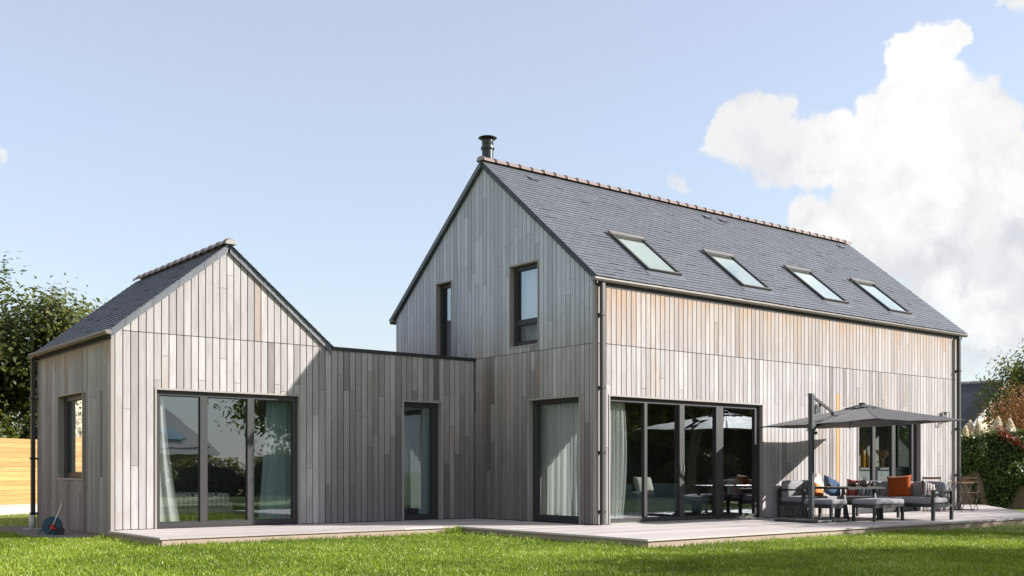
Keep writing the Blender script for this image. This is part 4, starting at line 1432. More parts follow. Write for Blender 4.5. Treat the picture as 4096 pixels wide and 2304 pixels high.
# vent flap on top
vt = apex + Vector((0, 0, .038))
for i in range(4):
    a = apex.lerp(c4[i], .19) + Vector((0, 0, .012)); b = apex.lerp(c4[(i + 1) % 4], .19) + Vector((0, 0, .012))
    m = MB()
    def fn(s, t, a=a, b=b):
        p = vt.lerp(a.lerp(b, s), .12 + .88 * t)
        return p + Vector((0, 0, .012 * math.sin(s * math.pi * 5) * t - .01 * math.sin(math.pi * s) * t))
    m.grid(fn, 20, 6); o = m.build('vent_flap', M['canopy_cloth'], um, True); so = o.modifiers.new('cloth', 'SOLIDIFY'); so.thickness = .003
m = MB(); m.lathe([(.06, 0), (.075, .012), (.06, .028), (.02, .034)], tuple(vt + Vector((0, 0, -.012))), 16); m.build('top_cap', M['furniture_metal'], um, True)
hub = apex + Vector((0, 0, -.30))
for i in range(4):
    q = MB(); q.bar(apex + Vector((0, 0, -.06)), c4[i] + Vector((0, 0, -.02)), .022, .016); q.build('rib', M['furniture_metal'], um)
    q = MB(); q.bar(hub, apex.lerp(c4[i], .48) + Vector((0, 0, -.05)), .016, .016); q.build('strut', M['furniture_metal'], um)
    mid = (c4[i] + c4[(i + 1) % 4]) / 2
    q = MB(); q.bar(apex + Vector((0, 0, -.09)), mid + Vector((0, 0, -.075)), .02, .016); q.build('rib', M['furniture_metal'], um)
    q = MB(); q.bar(hub, apex.lerp(mid, .5) + Vector((0, 0, -.09)), .016, .016); q.build('strut', M['furniture_metal'], um)
m = MB(); m.lathe([(.05, -.03), (.055, 0), (.03, .03)], tuple(hub), 12); m.build('hub', M['furniture_metal'], um, True)
hp = Vector((4.95 - PX, -1.72 - PY, 2.165))
m = MB(); m.bar((.03, 0, 2.48), hp, .035, .05); m.build('upper_arm', M['furniture_metal'], um)
m = MB(); m.box(-.062, .075, -.03, .03, 2.44, 2.505); m.build('arm_hinge', M['grey_metal'], um)
m = MB(); m.bar((.03, 0, 1.87), hp + Vector((.0, 0, -.05)), .03, .045); m.bar(hp + Vector((-.04, 0, -.045)), apex + Vector((0, 0, -.10)), .03, .04); m.build('lower_arm', M['furniture_metal'], um)
m = MB(); m.box(hp.x - .06, hp.x + .09, hp.y - .035, hp.y + .035, hp.z - .035, hp.z + .02); m.build('arm_clamp', M['grey_metal'], um)
m = MB(); m.box(-.056, .07, -.056, .056, 1.80, 1.92); m.build('slider', M['grey_metal'], um)
m = MB(); m.tube([(.03, -.05, 1.755), (.09, -.05, 1.755)], .032, 14); m.build('crank_knob', M['black_matt'], um, True)
m = MB(); m.tube([(.045, -.02, .48), (.10, -.02, .48)], .028, 12); m.build('lock_knob', M['black_matt'], um, True)

# ------------------------------------------------------------------ wall lanterns
def lantern(x, label):
    c = empty('wall_lantern', (x, -.001, 2.25)); tag(c, label, 'lantern', 'wall lanterns')
    m = MB(); m.box(-.05, .05, -.022, -.014, .04, .22); m.build('back_plate', M['grey_metal'], c)
    m = MB(); t = .012
    for sx in (-.075, .075):
        for sy in (-.17, -.03):
            m.box(sx - t / 2, sx + t / 2, sy - t / 2, sy + t / 2, .0, .25)
    for z in (0.0, .25):
        m.box(-.075, .075, -.176, -.164, z - t / 2, z + t / 2); m.box(-.075, .075, -.036, -.024, z - t / 2, z + t / 2)
        m.box(-.081, -.069, -.163, -.037, z - t / 2, z + t / 2); m.box(.069, .081, -.163, -.037, z - t / 2, z + t / 2)
    m.build('cage', M['grey_metal'], c)
    m = MB(); m.lathe([(.03, .03), (.035, .06), (.035, .16), (.02, .19)], (0, -.10, 0), 14); m.build('bulb_glass', M['glass_lamp'], c, True)
    m = MB(); m.lathe([(.028, .19), (.03, .235)], (0, -.10, 0), 12); m.build('lamp_holder', M['black_matt'], c)


lantern(6.78, 'open metal wall lantern beside the top of the parasol post')
lantern(12.1, 'open metal wall lantern near the far end of the long wall')

# ------------------------------------------------------------------ bistro set at the far end
bt = empty('bistro_table', (11.72, -.62, 0)); tag(bt, 'small folding bistro table with a slatted wooden top', 'table')
for i in range(6):
    m = MB(); m.cur = (random.random(), .5, 0, 0); m.box(-.29, .29, -.28 + i * .094, -.28 + i * .094 + .086, .70, .718); m.build('slat', M['bistro_wood'], bt)
m = MB(); m.tube([(-.26, -.26, .003), (.22, -.26, .69)], .011, 6); m.tube([(.26, -.26, .003), (-.22, -.26, .69)], .011, 6); m.tube([(-.26, .24, .003), (.22, .24, .69)], .011, 6); m.tube([(.26, .24, .003), (-.22, .24, .69)], .011, 6)
m.tube([(-.26, -.26, .04), (-.26, .24, .04)], .009, 6); m.tube([(.26, -.26, .04), (.26, .24, .04)], .009, 6); m.build('leg_frame', M['black_matt'], bt)


def bistro_chair(x, y, rz, label):
    c = empty('folding_chair', (x, y, 0), rz); tag(c, label, 'chair', 'folding bistro chairs')
    for i in range(5):
        m = MB(); m.cur = (random.random(), .5, 0, 0); m.box(-.20, .20, -.19 + i * .075, -.19 + i * .075 + .062, .44, .457); m.build('seat_slat', M['bistro_wood'], c)
    for z in (.70, .80):
        m = MB(); m.cur = (random.random(), .5, 0, 0); m.box(-.20, .20, .215, .233, z, z + .055); m.build('back_slat', M['bistro_wood'], c)
    for sx in (-.21, .21):
        m = MB(); m.tube([(sx, -.20, .005), (sx, .06, .30), (sx, .215, .62), (sx, .226, .87)], .009, 6); m.build('leg', M['black_matt'], c)
        m = MB(); m.tube([(sx * .93, .20, .005), (sx * .93, -.17, .435)], .009, 6); m.build('leg', M['black_matt'], c)
    m = MB(); m.tube([(-.2, -.19, .02), (.2, -.19, .02)], .007, 6); m.tube([(-.19, .19, .02), (.19, .19, .02)], .007, 6); m.build('stretcher', M['black_matt'], c)


bistro_chair(12.55, -.45, R_(-78), 'folding bistro chair beyond the corner of the house')
bistro_chair(10.95, -.45, R_(105), 'folding bistro chair close behind the outdoor sofa')

# ------------------------------------------------------------------ left side: hose reel, pipe, gravel, fence
hr = empty('hose_reel', (-8.12, 5.25, GZ + .01), R_(-18)); hr.scale = (.9, .9, .9); tag(hr, 'blue garden hose reel with a red crank and steel handle', 'hose reel')
def disc_y(mb, cx, cy, cz, prof, n=32, tint=None):
    V = []; Fc = []
    for r, yy in prof:
        for k in range(n):
            a = 2 * math.pi * k / n; V.append((cx + r * math.cos(a), cy + yy, cz + r * math.sin(a)))
    for i in range(len(prof) - 1):
        for k in range(n):
            a, b = i * n + k, i * n + (k + 1) % n; Fc.append((a, b, b + n, a + n))
    Fc.append(tuple(range(n))); Fc.append(tuple((len(prof) - 1) * n + k for k in range(n))[::-1])
    mb.add(V, Fc, tint); return mb
CZ = .185
m = disc_y(MB(), 0, 0, CZ, [(.172, -.10), (.178, -.105), (.178, -.085), (.165, -.08)]); fd = m.build('flange', M['reel_blue'], hr)
m = disc_y(MB(), 0, 0, CZ, [(.172, .08), (.178, .085), (.178, .105), (.165, .11)]); m.build('flange', M['reel_blue'], hr)
m = disc_y(MB(), 0, 0, CZ, [(.145, -.079), (.15, -.04), (.145, 0), (.15, .04), (.145, .079)]); m.build('hose_coil', M['hose_green'], hr, True)
m = disc_y(MB(), 0, 0, CZ, [(.062, -.125), (.062, -.106)]); m.build('hub', M['reel_black'], hr)
for k in range(6):
    a = k * math.pi / 3 + .3
    m = MB(); m.bar((.10 * math.cos(a), -.1075, CZ + .10 * math.sin(a)), (.135 * math.cos(a), -.1075, CZ + .135 * math.sin(a)), .004, .022, up=(0, 1, 0)); m.build('slot', M['reel_black'], fd)
m = MB(); m.tube([(-.03, -.14, CZ - .02), (.075, -.17, CZ - .055)], .022, 10); m.build('crank', M['reel_red'], hr, True)
m = disc_y(MB(), .0, 0, CZ + .01, [(.028, -.15), (.03, -.126)], 16); m.build('crank_hub', M['reel_red'], hr)
for sy in (-.135, .135):
    m = MB(); m.tube([(-.09, sy, .0), (.01, sy, CZ), (.16, sy * .75, .56), (.185, sy * .55, .66)], .011, 8); m.build('handle_tube', M['steel'], hr, True)
m = MB(); m.tube([(.185, -.0742, .66), (.195, -.05, .675), (.195, .05, .675), (.185, .0742, .66)], .012, 8); m.build('handle_grip', M['steel'], hr, True)
for sy in (-.13, .13):
    m = disc_y(MB(), .14, sy, .075, [(.075, -.02), (.078, 0), (.075, .02)], 24); m.build('wheel', M['reel_black'], hr)
m = MB(); m.tube([(-.16, -.11, .10), (-.24, -.1, .04), (-.27, -.02, .05), (-.22, .04, .09), (-.17, .05, .12)], .012, 8); m.build('hose_end', M['hose_green'], hr, True)
m = MB(); m.lathe([(.055, .03), (.055, .29), (.048, .29), (.048, .1)], (0, 0, 0), 20); pp = empty('drain_pipe', (-7.93, 7.35, GZ)); m.build('pipe', M['pvc'], pp, True)
m = MB(); m.box(-.13, .13, -.13, .13, .002, .035); m.build('slab', M['concrete'], pp); tag(pp, 'short pale plastic pipe standing on a slab beside the wing', 'pipe')
m = MB(); rr = random.Random(9)
m.add([(-8.75, 4.6, GZ + .008), (-7.58, 4.05, GZ + .008), (-7.58, 8.9, GZ + .008), (-8.6, 8.6, GZ + .008)], [(0, 1, 2, 3)])
for k in range(5200):
    t = rr.random(); yy = 4.15 + 4.6 * t; xx = rr.uniform(-8.65 + .45 * (1 - min(1, (yy - 4.1) / .9)), -7.6)
    s = rr.uniform(.008, .02); z = GZ + .012
    a = rr.uniform(0, 3)
    P = [(xx + s * math.cos(a + q * 1.57) * rr.uniform(.7, 1.1), yy + s * math.sin(a + q * 1.57) * rr.uniform(.7, 1.1), z) for q in range(4)] + [(xx + rr.uniform(-.3, .3) * s, yy + rr.uniform(-.3, .3) * s, z + s * rr.uniform(.6, 1))]
    m.add(P, [(0, 1, 4), (1, 2, 4), (2, 3, 4), (3, 0, 4)])
tag(m.build('gravel', M['gravel_stone'], recalc=False), 'strip of grey gravel along the side wall of the wing', kind='stuff')

fn_ = empty('garden_fence', (-6.714, 15.27, GZ), math.atan2(.66, .95)); tag(fn_, 'new orange pine board fence on a pale concrete base', 'fence')
m = MB(); m.box(-14, 9, -.03, .05, -.05, .22); m.build('gravel_board', M['concrete'], fn_)
m = MB(); m.box(-14, 9, -.045, .06, .2205, .265); m.build('sill_board', M['concrete'], fn_)
nb = 14; bh = (2.0 - .27) / nb
for k in range(nb):
    for (a, b) in ((-14, -8.2), (-8.17, -2.8), (-2.77, 2.6), (2.63, 9)):
        m = MB(); m.cur = (random.random(), random.random(), 0, 0)
        z0 = .268 + k * bh
        m.hexa([(a, -.012, z0 + .002), (b, -.012, z0 + .002), (b, .03, z0 + .002), (a, .03, z0 + .002), (a, -.012 - .008, z0 + bh - .004), (b, -.02, z0 + bh - .004), (b, .03, z0 + bh - .004), (a, .03, z0 + bh - .004)])
        m.build('board', M['fence_pine'], fn_)
for x in (-8.185, -2.785, 2.615):
    m = MB(); m.box(x - .045, x + .045, .032, .12, -.1, 2.0); m.build('post', M['fence_pine'], fn_)


# ------------------------------------------------------------------ plants
def leaf_mesh(name, P, N, size, tint, mat, parent=None, asp=.5):
    """Diamond-shaped leaves at points P, facing N with scatter."""
    n = len(P)
    a = RNG.normal(size=(n, 3)); nn = N + a * .55
    nn /= np.linalg.norm(nn, axis=1)[:, None] + 1e-9
    t = np.cross(nn, RNG.normal(size=(n, 3))); t /= np.linalg.norm(t, axis=1)[:, None] + 1e-9
    b = np.cross(nn, t)
    L = (size * RNG.uniform(.6, 1.25, n))[:, None]
    V = np.empty((n, 4, 3))
    V[:, 0] = P - t * L * .5; V[:, 1] = P + b * L * asp * .5 + nn * L * .06; V[:, 2] = P + t * L * .5; V[:, 3] = P - b * L * asp * .5 + nn * L * .06
    me = bpy.data.meshes.new(name)
    me.vertices.add(4 * n); me.vertices.foreach_set('co', V.ravel().astype(np.float32))
    me.loops.add(4 * n); me.loops.foreach_set('vertex_index', np.arange(4 * n, dtype=np.int32))
    me.polygons.add(n); me.polygons.foreach_set('loop_start', np.arange(0, 4 * n, 4, dtype=np.int32))
    me.update(calc_edges=True)
    at = me.attributes.new('tint', 'FLOAT_COLOR', 'FACE')
    c = np.zeros((n, 4), dtype=np.float32); c[:, 0] = tint; c[:, 3] = 1
    at.data.foreach_set('color', c.ravel())
    me.materials.append(M[mat])
    o = bpy.data.objects.new(name, me); COL.objects.link(o)
    if parent: o.parent = parent
    return o


def tree(name, label, loc, height, spread, leaves, leaf, mat, bark='bark', seed=1, stem=.28, depth=4, group=None, lean=(0, 0), cluster=.45, cat='tree', bare=0, gaps=.0, droop=.0):
    r = random.Random(seed)
    root = empty(name, loc); tag(root, label, cat, group)
    tr = MB(); tips = []
    def grow(p, d, L, rad, lev):
        n = 4; pts = [p]; rs = [rad]
        q = p.copy(); dd = d.copy()
        for i in range(n):
            dd = (dd + Vector((r.gauss(0, .16), r.gauss(0, .16), r.gauss(.03, .10) - droop * (lev > 1)))).normalized()
            q = q + dd * L / n; pts.append(q.copy()); rs.append(rad * (1 - .5 * (i + 1) / n))
        tr.tube(pts, rs, 6 if lev < 2 else 4, caps=False)
        if lev >= depth - 1:
            tips.extend([(pts[i], dd) for i in (2, 3, 4)])
        if lev >= depth: return
        kids = 5 if lev == 0 else r.choice((3, 4, 4))
        for k in range(kids):
            at = pts[-1] if k == 0 else pts[r.choice((2, 3, 4))]
            az = r.uniform(0, 2 * math.pi); out = Vector((math.cos(az), math.sin(az), 0))
            up = r.uniform(.25, 1.0) if lev < 1 else r.uniform(-.15, .8)
            nd = (dd * .55 + out * r.uniform(.6, 1.1) * spread + Vector((0, 0, up))).normalized()
            grow(at, nd, L * r.uniform(.58, .80), rs[-1] * r.uniform(.7, .95), lev + 1)
    grow(Vector((0, 0, -.05)), Vector((lean[0], lean[1], 1)).normalized(), height * stem, height * .022, 0)
    zmax = max(t[0].z for t in tips); k = height / zmax
    tr.v = [(x * k, y * k, z * k) for x, y, z in tr.v]
    T = np.array([t[0] for t in tips]) * k
    tr.build('trunk', M[bark], root, True, recalc=False)
    cen = T.mean(0)
    keep = RNG.random(len(T)) > gaps
    Tk = T[keep] if keep.sum() > 4 else T
    idx = RNG.integers(0, len(Tk), leaves)
    P = Tk[idx] + RNG.normal(size=(leaves, 3)) * np.array((cluster, cluster, cluster * .8))
    P = P[P[:, 2] > .25]
    N = (P - cen) * np.array((1, 1, .6)); N /= np.linalg.norm(N, axis=1)[:, None] + 1e-9
    N = N + np.array((0, 0, .6))
    cl = RNG.random(len(Tk))
    tint = np.clip(RNG.normal(.42, .20, len(P)) + (cl[idx[:len(P)]] - .5) * .5, 0, 1)
    leaf_mesh('crown', P, N, leaf, tint, mat, root)
    if bare:
        tw = MB()
        for i in range(bare):
            p = Vector(T[r.randrange(len(T))]); d = (p - Vector(cen)).normalized() + Vector((r.gauss(0, .3), r.gauss(0, .3), .5))
            d.normalize(); L = r.uniform(.5, 1.2) * height * .13
            q = p + d * L * .5 + Vector((r.gauss(0, .05), r.gauss(0, .05), 0)); e = q + (d + Vector((r.gauss(0, .3), r.gauss(0, .3), .1))).normalized() * L * .5
            tw.tube([p, q, e], [.014, .009, .004], 4, caps=False)
            for s in range(2):
                e2 = q + (d + Vector((r.gauss(0, .6), r.gauss(0, .6), .2))).normalized() * L * .35
                tw.tube([q, e2], [.007, .003], 4, caps=False)
        tw.build('twigs', M['bark_pale'], root, recalc=False)['kind'] = 'stuff'
    return root


tree('garden_tree', 'tall leafy tree with loose outer branches between the pine fence and the wing', (-5.6, 19.2, GZ), 7.2, 1.0, 34000, .18, 'leaf_green', 'bark_pale', 31, cluster=.36, bare=60, gaps=.12, depth=4)
tree('garden_tree', 'lower leafy tree behind the pine fence at the edge of the picture', (-8.6, 18.6, GZ), 5.6, 1.0, 24000, .16, 'leaf_green', 'bark_pale', 35, cluster=.36, bare=30, gaps=.05)
def bush(x, y, w, h, label, seed, mat='leaf_green', n=9000, ls=.16, name='fence_shrub', grp='shrubs behind the pine fence'):
    c = empty(name, (x, y, GZ)); tag(c, label, 'shrub', grp)
    d = RNG.normal(size=(n, 3)); d /= np.linalg.norm(d, axis=1)[:, None]; d[:, 2] = np.abs(d[:, 2])
    lum = np.array([1 + .42 * mnoise.noise(Vector(v) * 2.6 + Vector((seed, 0, 0))) for v in d])
    PP = d * np.array((w, w * .8, h)) * (lum * RNG.uniform(.62, 1.05, n))[:, None]
    leaf_mesh('foliage', PP, d, ls, np.clip(RNG.normal(.45, .22, n) + (lum - 1) * .8, 0, 1), mat, c)
    m = MB(); m.lathe([(w * .4, 0), (w * .6, h * .35), (w * .45, h * .62), (w * .12, h * .75)], (0, 0, 0), 12); m.build('shade_core', M['hedge_core'], c)  # dark core added inside the shrub to block light, not real stems


bush(-4.6, 18.2, 1.7, 4.1, 'dense tall shrub behind the pine fence close to the wing', 2.2)
bush(-7.3, 17.4, 1.8, 3.5, 'broad shrub behind the pine fence left of the tall one', 5.7)
# right: garden beyond the wall
tree('green_tree', 'large dark green tree rising behind the ivy hedge', (32.2, 5.6, GZ), 6.7, .95, 30000, .17, 'leaf_green', 'bark', 43, cluster=.45, bare=70, gaps=.05)
tree('green_tree', 'lower green tree in front of the dark slate roof', (29.2, 5.6, GZ), 4.6, .8, 12000, .15, 'leaf_green', 'bark', 47, cluster=.40, bare=24)

# ivy-grown block wall
WA = Vector((15.6, 3.6, 0)); WB = Vector((23.5, -2.9, 0)); wd = (WB - WA); WLn = wd.length; wd.normalize(); wn = Vector((wd.y, -wd.x, 0))
if wn.dot(Vector((CAM.x, CAM.y, 0)) - WA) < 0: wn = -wn
bw = empty('block_wall', (WA.x, WA.y, GZ), math.atan2(wd.y, wd.x)); tag(bw, 'brown block wall under the ivy hedge', 'wall')
sgn = -1 if Vector((-wd.y, wd.x, 0)).dot(wn) < 0 else 1
m = MB(); m.box(-3, WLn + 6, -.14, .14, -.1, 1.75); m.build('mortar_core', M['block_mortar'], bw)
BM = None
for row in range(7):
    x = .3 - (row % 2) * .21
    while x < WLn - .6:
        wv_ = .40
        q = MB(); j = random.uniform(-.006, .006)
        yy0, yy1 = (.13 * sgn, (.158 + j) * sgn)
        q.box(x, x + wv_ - .012, min(yy0, yy1), max(yy0, yy1), row * .2 + .012, row * .2 + .196); q.build('block', M['block'], bw)
        x += .41
hd = empty('ivy_hedge', (WA.x, WA.y, GZ), math.atan2(wd.y, wd.x)); tag(hd, 'dense ivy hedge draped over the block wall', 'hedge')


def ivy_low(x):      # lower edge of the ivy, in wall coordinates
    b = (1.05 if x < 2.75 else .80) + .10 * math.sin(x * 2.3 + 1.0) + .07 * math.sin(x * 5.7)
    return b - .95 * max(0.0, math.sin((x - 2.6) / 1.15 * math.pi)) ** .6 if 2.6 < x < 3.75 else b


nI = 30000
px_ = RNG.uniform(-2.5, WLn + 5, nI); u = RNG.random(nI)
topz = 2.28 + .10 * np.sin(px_ * 1.9) + .07 * np.sin(px_ * 4.3 + 1) + .05 * px_ / 8
low = np.array([ivy_low(x) for x in px_])
P = np.empty((nI, 3)); N = np.zeros((nI, 3))
bul = .34 + .10 * np.sin(px_ * 2.3) + .08 * np.sin(px_ * 5.1 + 2)
face = u < .78
t = RNG.random(nI)
zf_ = low + (topz - low) * t
prof = np.sin(np.clip(t, 0, 1) * math.pi * .80 + .25)
P[:, 0] = px_; P[:, 1] = np.where(face, sgn * (.15 + bul * prof * .95), RNG.uniform(-.35, .35, nI)); P[:, 2] = np.where(face, zf_, topz + RNG.normal(0, .04, nI))
lump = np.array([mnoise.noise(Vector((a * 2.2, b * 2.2, 3.1))) for a, b in zip(px_, P[:, 2])])
P[:, 1] += sgn * lump * .10 * face; P[:, 2] += lump * .10 * (~face)
P += RNG.normal(size=P.shape) * .025
N[:, 1] = np.where(face, sgn * 1.0, 0); N[:, 2] = np.where(face, .35, 1.0)
tint = np.clip(RNG.normal(.45, .2, nI) + lump * .35, 0, .9)
leaf_mesh('foliage', P, N, .085, tint, 'leaf_ivy', hd, .8)
m = MB()
def core(s, t):
    x = -2.5 + s * (WLn + 7.5); lo = ivy_low(x) + .05; tp_ = 2.2 + .10 * math.sin(x * 1.9) + .07 * math.sin(x * 4.3 + 1) + .05 * x / 8
    b_ = .34 + .10 * math.sin(x * 2.3) + .08 * math.sin(x * 5.1 + 2)
    return (x, sgn * (.10 + b_ * .85 * math.sin(t * math.pi * .80 + .25)), lo + (tp_ - lo) * t)
m.grid(core, 120, 10)
def core2(s, t):
    x = -2.5 + s * (WLn + 7.5); tp_ = 2.2 + .10 * math.sin(x * 1.9) + .07 * math.sin(x * 4.3 + 1) + .05 * x / 8
    return (x, sgn * (.25 - .55 * t), tp_ - .03)
m.grid(core2, 120, 3)
m.build('shade_core', M['hedge_core'], hd, recalc=False)  # unseen dark sheet added behind the ivy leaves to stop light
# trailing ivy strands on the bare blocks
for sx, ln in ((2.45, .85), (4.6, .6), (5.3, .8)):
    k = 160
    zz = 1.0 - RNG.random(k) * ln
    PP = np.stack([sx + .08 * np.sin(zz * 6) + RNG.normal(0, .06, k), np.full(k, sgn * .19) + RNG.normal(0, .02, k), zz], 1)
    leaf_mesh('ivy_strand', PP, np.tile((0, sgn * 1.0, .3), (k, 1)), .075, np.clip(RNG.normal(.4, .2, k), 0, .85), 'leaf_ivy', hd, .8)
# red creeper among the ivy
k = 260
cx = RNG.uniform(2.95, 3.8, k); PP = np.stack([cx + RNG.normal(0, .05, k), sgn * (.52 + RNG.normal(0, .06, k)), 2.42 - (cx - 2.95) * .72 + RNG.normal(0, .06, k)], 1)
rc = leaf_mesh('red_creeper', PP, np.tile((0, sgn * .7, .8), (k, 1)), .11, RNG.random(k), 'leaf_red')
rc.location = hd.location; rc.rotation_euler = hd.rotation_euler
tag(rc, 'streak of red creeper leaves across the top of the ivy', 'creeper')


# pampas plumes
def plume(x, y, h, label):
    c = empty('pampas_plume', (x, y, GZ)); c.rotation_euler = (random.uniform(-.10, .10), random.uniform(-.10, .10), random.uniform(0, 6)); kw = random.uniform(.75, 1.35); tag(c, label, 'pampas grass', 'pampas plumes behind the hedge')
    m = MB(); m.tube([(0, 0, 0), (.02, .02, h * .6), (.05, .03, h)], [.012, .009, .004], 5); m.build('stalk', M['dried_flower'], c)
    n = 2200; t = RNG.random(n) ** .9
    w = .19 * kw * np.sin(np.clip(t * .93 + .07, 0, 1) * math.pi) ** .6 * (1.12 - .5 * t)
    a = RNG.uniform(0, 6.28, n); rr_ = w * np.sqrt(RNG.random(n))
    PP = np.stack([.05 + rr_ * np.cos(a), .03 + rr_ * np.sin(a), h - .74 + t * .78 - rr_ * .35 + RNG.normal(0, .02, n)], 1)
    leaf_mesh('plume_head', PP, np.stack([np.cos(a), np.sin(a), .2 + 0 * a], 1), .10, RNG.random(n), 'plume_leaf', c, .22)


m_leaf('plume_leaf', [(0, (.66, .56, .42)), (.5, (.80, .72, .57)), (1, (.88, .82, .68))], .6, .9, (.95, .86, .68))


lab = ['plume half hidden by the corner of the house', 'pale plume beside the white verge of the dark roof', 'plume standing left of the red creeper', 'tallest plume behind the hedge', 'small plume just left of the rust-coloured shrub', 'broad plume in front of the rust-coloured shrub', 'plume at the right edge of the picture']
for i, (x, y, z) in enumerate(((19.56, 3.55, 2.41), (19.86, 3.31, 2.59), (20.14, 3.09, 2.60), (20.37, 2.91, 2.73), (20.56, 2.75, 2.53), (20.91, 2.48, 2.65), (21.20, 2.25, 2.62))):
    plume(x, y, z - GZ, 'pampas ' + lab[i])

# rust-coloured shrub
rs = empty('rust_shrub', (23.55, 3.57, GZ)); tag(rs, 'rust-coloured twiggy shrub behind the pampas plumes', 'shrub')
m = MB(); rr = random.Random(17); TP = []
for k in range(230):
    a = rr.uniform(0, 6.28); e = rr.uniform(.1, 1.1); h = rr.uniform(2.6, 4.5) * (1 - .18 * e)
    p0 = Vector((.25 * math.cos(a), .25 * math.sin(a), .1)); p1 = Vector((e * .55 * math.cos(a), e * .55 * math.sin(a), h * .5)); p2 = Vector((e * math.cos(a), e * math.sin(a), h))
    m.tube([p0, p1, p2], [.02, .013, .004], 4, caps=False); TP += [p1.lerp(p2, s) for s in (.2, .4, .6, .75, .9, 1)]
m.build('twigs', M['rust_twig'], rs, recalc=False)['kind'] = 'stuff'
TP = np.array(TP); idx = RNG.integers(0, len(TP), 6500); PP = TP[idx] + RNG.normal(size=(6500, 3)) * .10
leaf_mesh('foliage', PP, np.tile((-.4, -.6, .5), (6500, 1)), .085, np.clip(RNG.normal(.5, .25, 6500), 0, 1), 'leaf_rust', rs, .4)

# neighbour's house with the dark roof
nh = empty('neighbour_house', (35.9, 10.3, GZ), math.radians(7.5)); tag(nh, 'cream house with dark slate roof and white verge beyond the hedge', 'house')
HW, HE, HR, HL = 4.25, 2.94, 5.24, 11.0
m = MB()
for sx in (-1, 1):
    m.hexa([(sx * (HW + .15), -.12, HE - .10), (sx * (HW + .15), HL, HE - .10), (0, HL, HR), (0, -.12, HR), (sx * (HW + .15), -.12, HE + .04), (sx * (HW + .15), HL, HE + .04), (0, HL, HR + .14), (0, -.12, HR + .14)])
m.build('roof', M['slate_dark'], nh)
m = MB()
m.add([(-HW, 0, 0), (HW, 0, 0), (HW, 0, HE), (0, 0, HR), (-HW, 0, HE), (-HW, .3, 0), (HW, .3, 0), (HW, .3, HE), (0, .3, HR), (-HW, .3, HE)],
      [(0, 1, 2, 3, 4), (9, 8, 7, 6, 5), (0, 5, 6, 1), (1, 6, 7, 2), (2, 7, 8, 3), (3, 8, 9, 4), (4, 9, 5, 0)])
m.build('gable_wall', M['render_cream'], nh)
m = MB(); m.box(-HW, -HW + .3, .3, HL - .2, 0, HE - .1); m.box(HW - .3, HW, .3, HL - .2, 0, HE - .1); m.build('side_wall', M['render_cream'], nh)
for sx in (-1, 1):
    m = MB(); m.bar((sx * (HW + .2), -.16, HE - .02), (0, -.16, HR + .10), .07, .26); m.build('verge', M['plaster_white'], nh)
for k in range(22):
    m = MB(); m.tube([(0, k * .5, HR + .13), (0, k * .5 + .46, HR + .15)], .10, 8); m.build('ridge_tile', M['ridge_mortar'], nh)

# beige neighbour beyond the fence, seen in the side window
bh_ = empty('beige_house', (-14.2, 22.8, GZ), math.atan2(.66, .95)); tag(bh_, 'beige rendered house beyond the pine fence, mirrored in the side window', 'house')
m = MB(); m.box(-5.5, 5.5, 0, 7, 0, 5.2); m.build('wall', M['render_beige'], bh_)
m = MB(); m.hexa([(-5.8, -.4, 5.2), (5.8, -.4, 5.2), (5.8, 7.4, 5.2), (-5.8, 7.4, 5.2), (-5.8, 3.3, 8.2), (5.8, 3.3, 8.2), (5.8, 3.7, 8.2), (-5.8, 3.7, 8.2)]); m.build('roof', M['slate_dark'], bh_)

# neighbour behind the viewpoint, mirrored in the wing doors
gh = empty('grey_roof_house', (3.6, -34, GZ)); tag(gh, 'low house with pale grey slate roof mirrored in the wing doors', 'house')
m = MB(); m.box(-5, 5, -5.5, 3, 0, 2.4); m.build('wall', M['render_cream'], gh)
m = MB(); m.hexa([(-6.4, 3.8, 2.0), (5.4, 3.8, 2.0), (5.4, -12, 2.0), (-6.4, -12, 2.0), (-6.4, -4.0, 5.3), (4.6, -4.0, 5.3), (4.6, -4.3, 5.3), (-6.4, -4.3, 5.3)]); m.build('roof', M['slate_far'], gh)
for x in (1.6, 3.2):
    m = MB(); m.hexa([(x, 2.0, 2.80), (x + .9, 2.0, 2.80), (x + .9, .7, 3.35), (x, .7, 3.35), (x, 2.0, 2.86), (x + .9, 2.0, 2.86), (x + .9, .7, 3.41), (x, .7, 3.41)]); m.build('skylight', M['glass_sky'], gh)

# trees on the sunny side of the garden: they shade the lawn and stand in the glass
off = [
    ('shade_tree', 'tall leafy tree on the sunny side of the garden', (6.4, -13.9), 6.3, 1.0, 26000, .24, 51),
    ('shade_tree', 'broad leafy tree next to the tall one on the sunny side', (15.6, -11.4), 6.0, 1.0, 20000, .22, 52),
    ('shade_tree', 'loose tree at the sunny corner of the garden', (24.0, -10.2), 8.6, 1.0, 5200, .22, 53),
    ('shade_tree', 'dense tree behind the loose one at the sunny corner', (22.5, -17.5), 9.0, 1.1, 10000, .26, 54),
    ('shade_tree', 'tree mirrored in the third pane of the wing door', (13.6, -25.5), 7.5, 1.1, 10000, .26, 55),
    ('shade_tree', 'dark tree far behind the garden mirrored in the wing door', (18.5, -31), 8.0, 1.1, 9000, .28, 56),
    ('shade_tree', 'bushy dark tree filling the glass of the four-pane door', (29.0, -25.0), 10.0, 1.2, 11000, .30, 57),
]
for nm, lb, (x, y), h, sp, nl, ls, sd in off:
    tree(nm, lb, (x, y, GZ), h, sp, nl, ls, 'leaf_dark', 'bark', sd, cluster=.5, group='trees outside the picture on the sunny side')


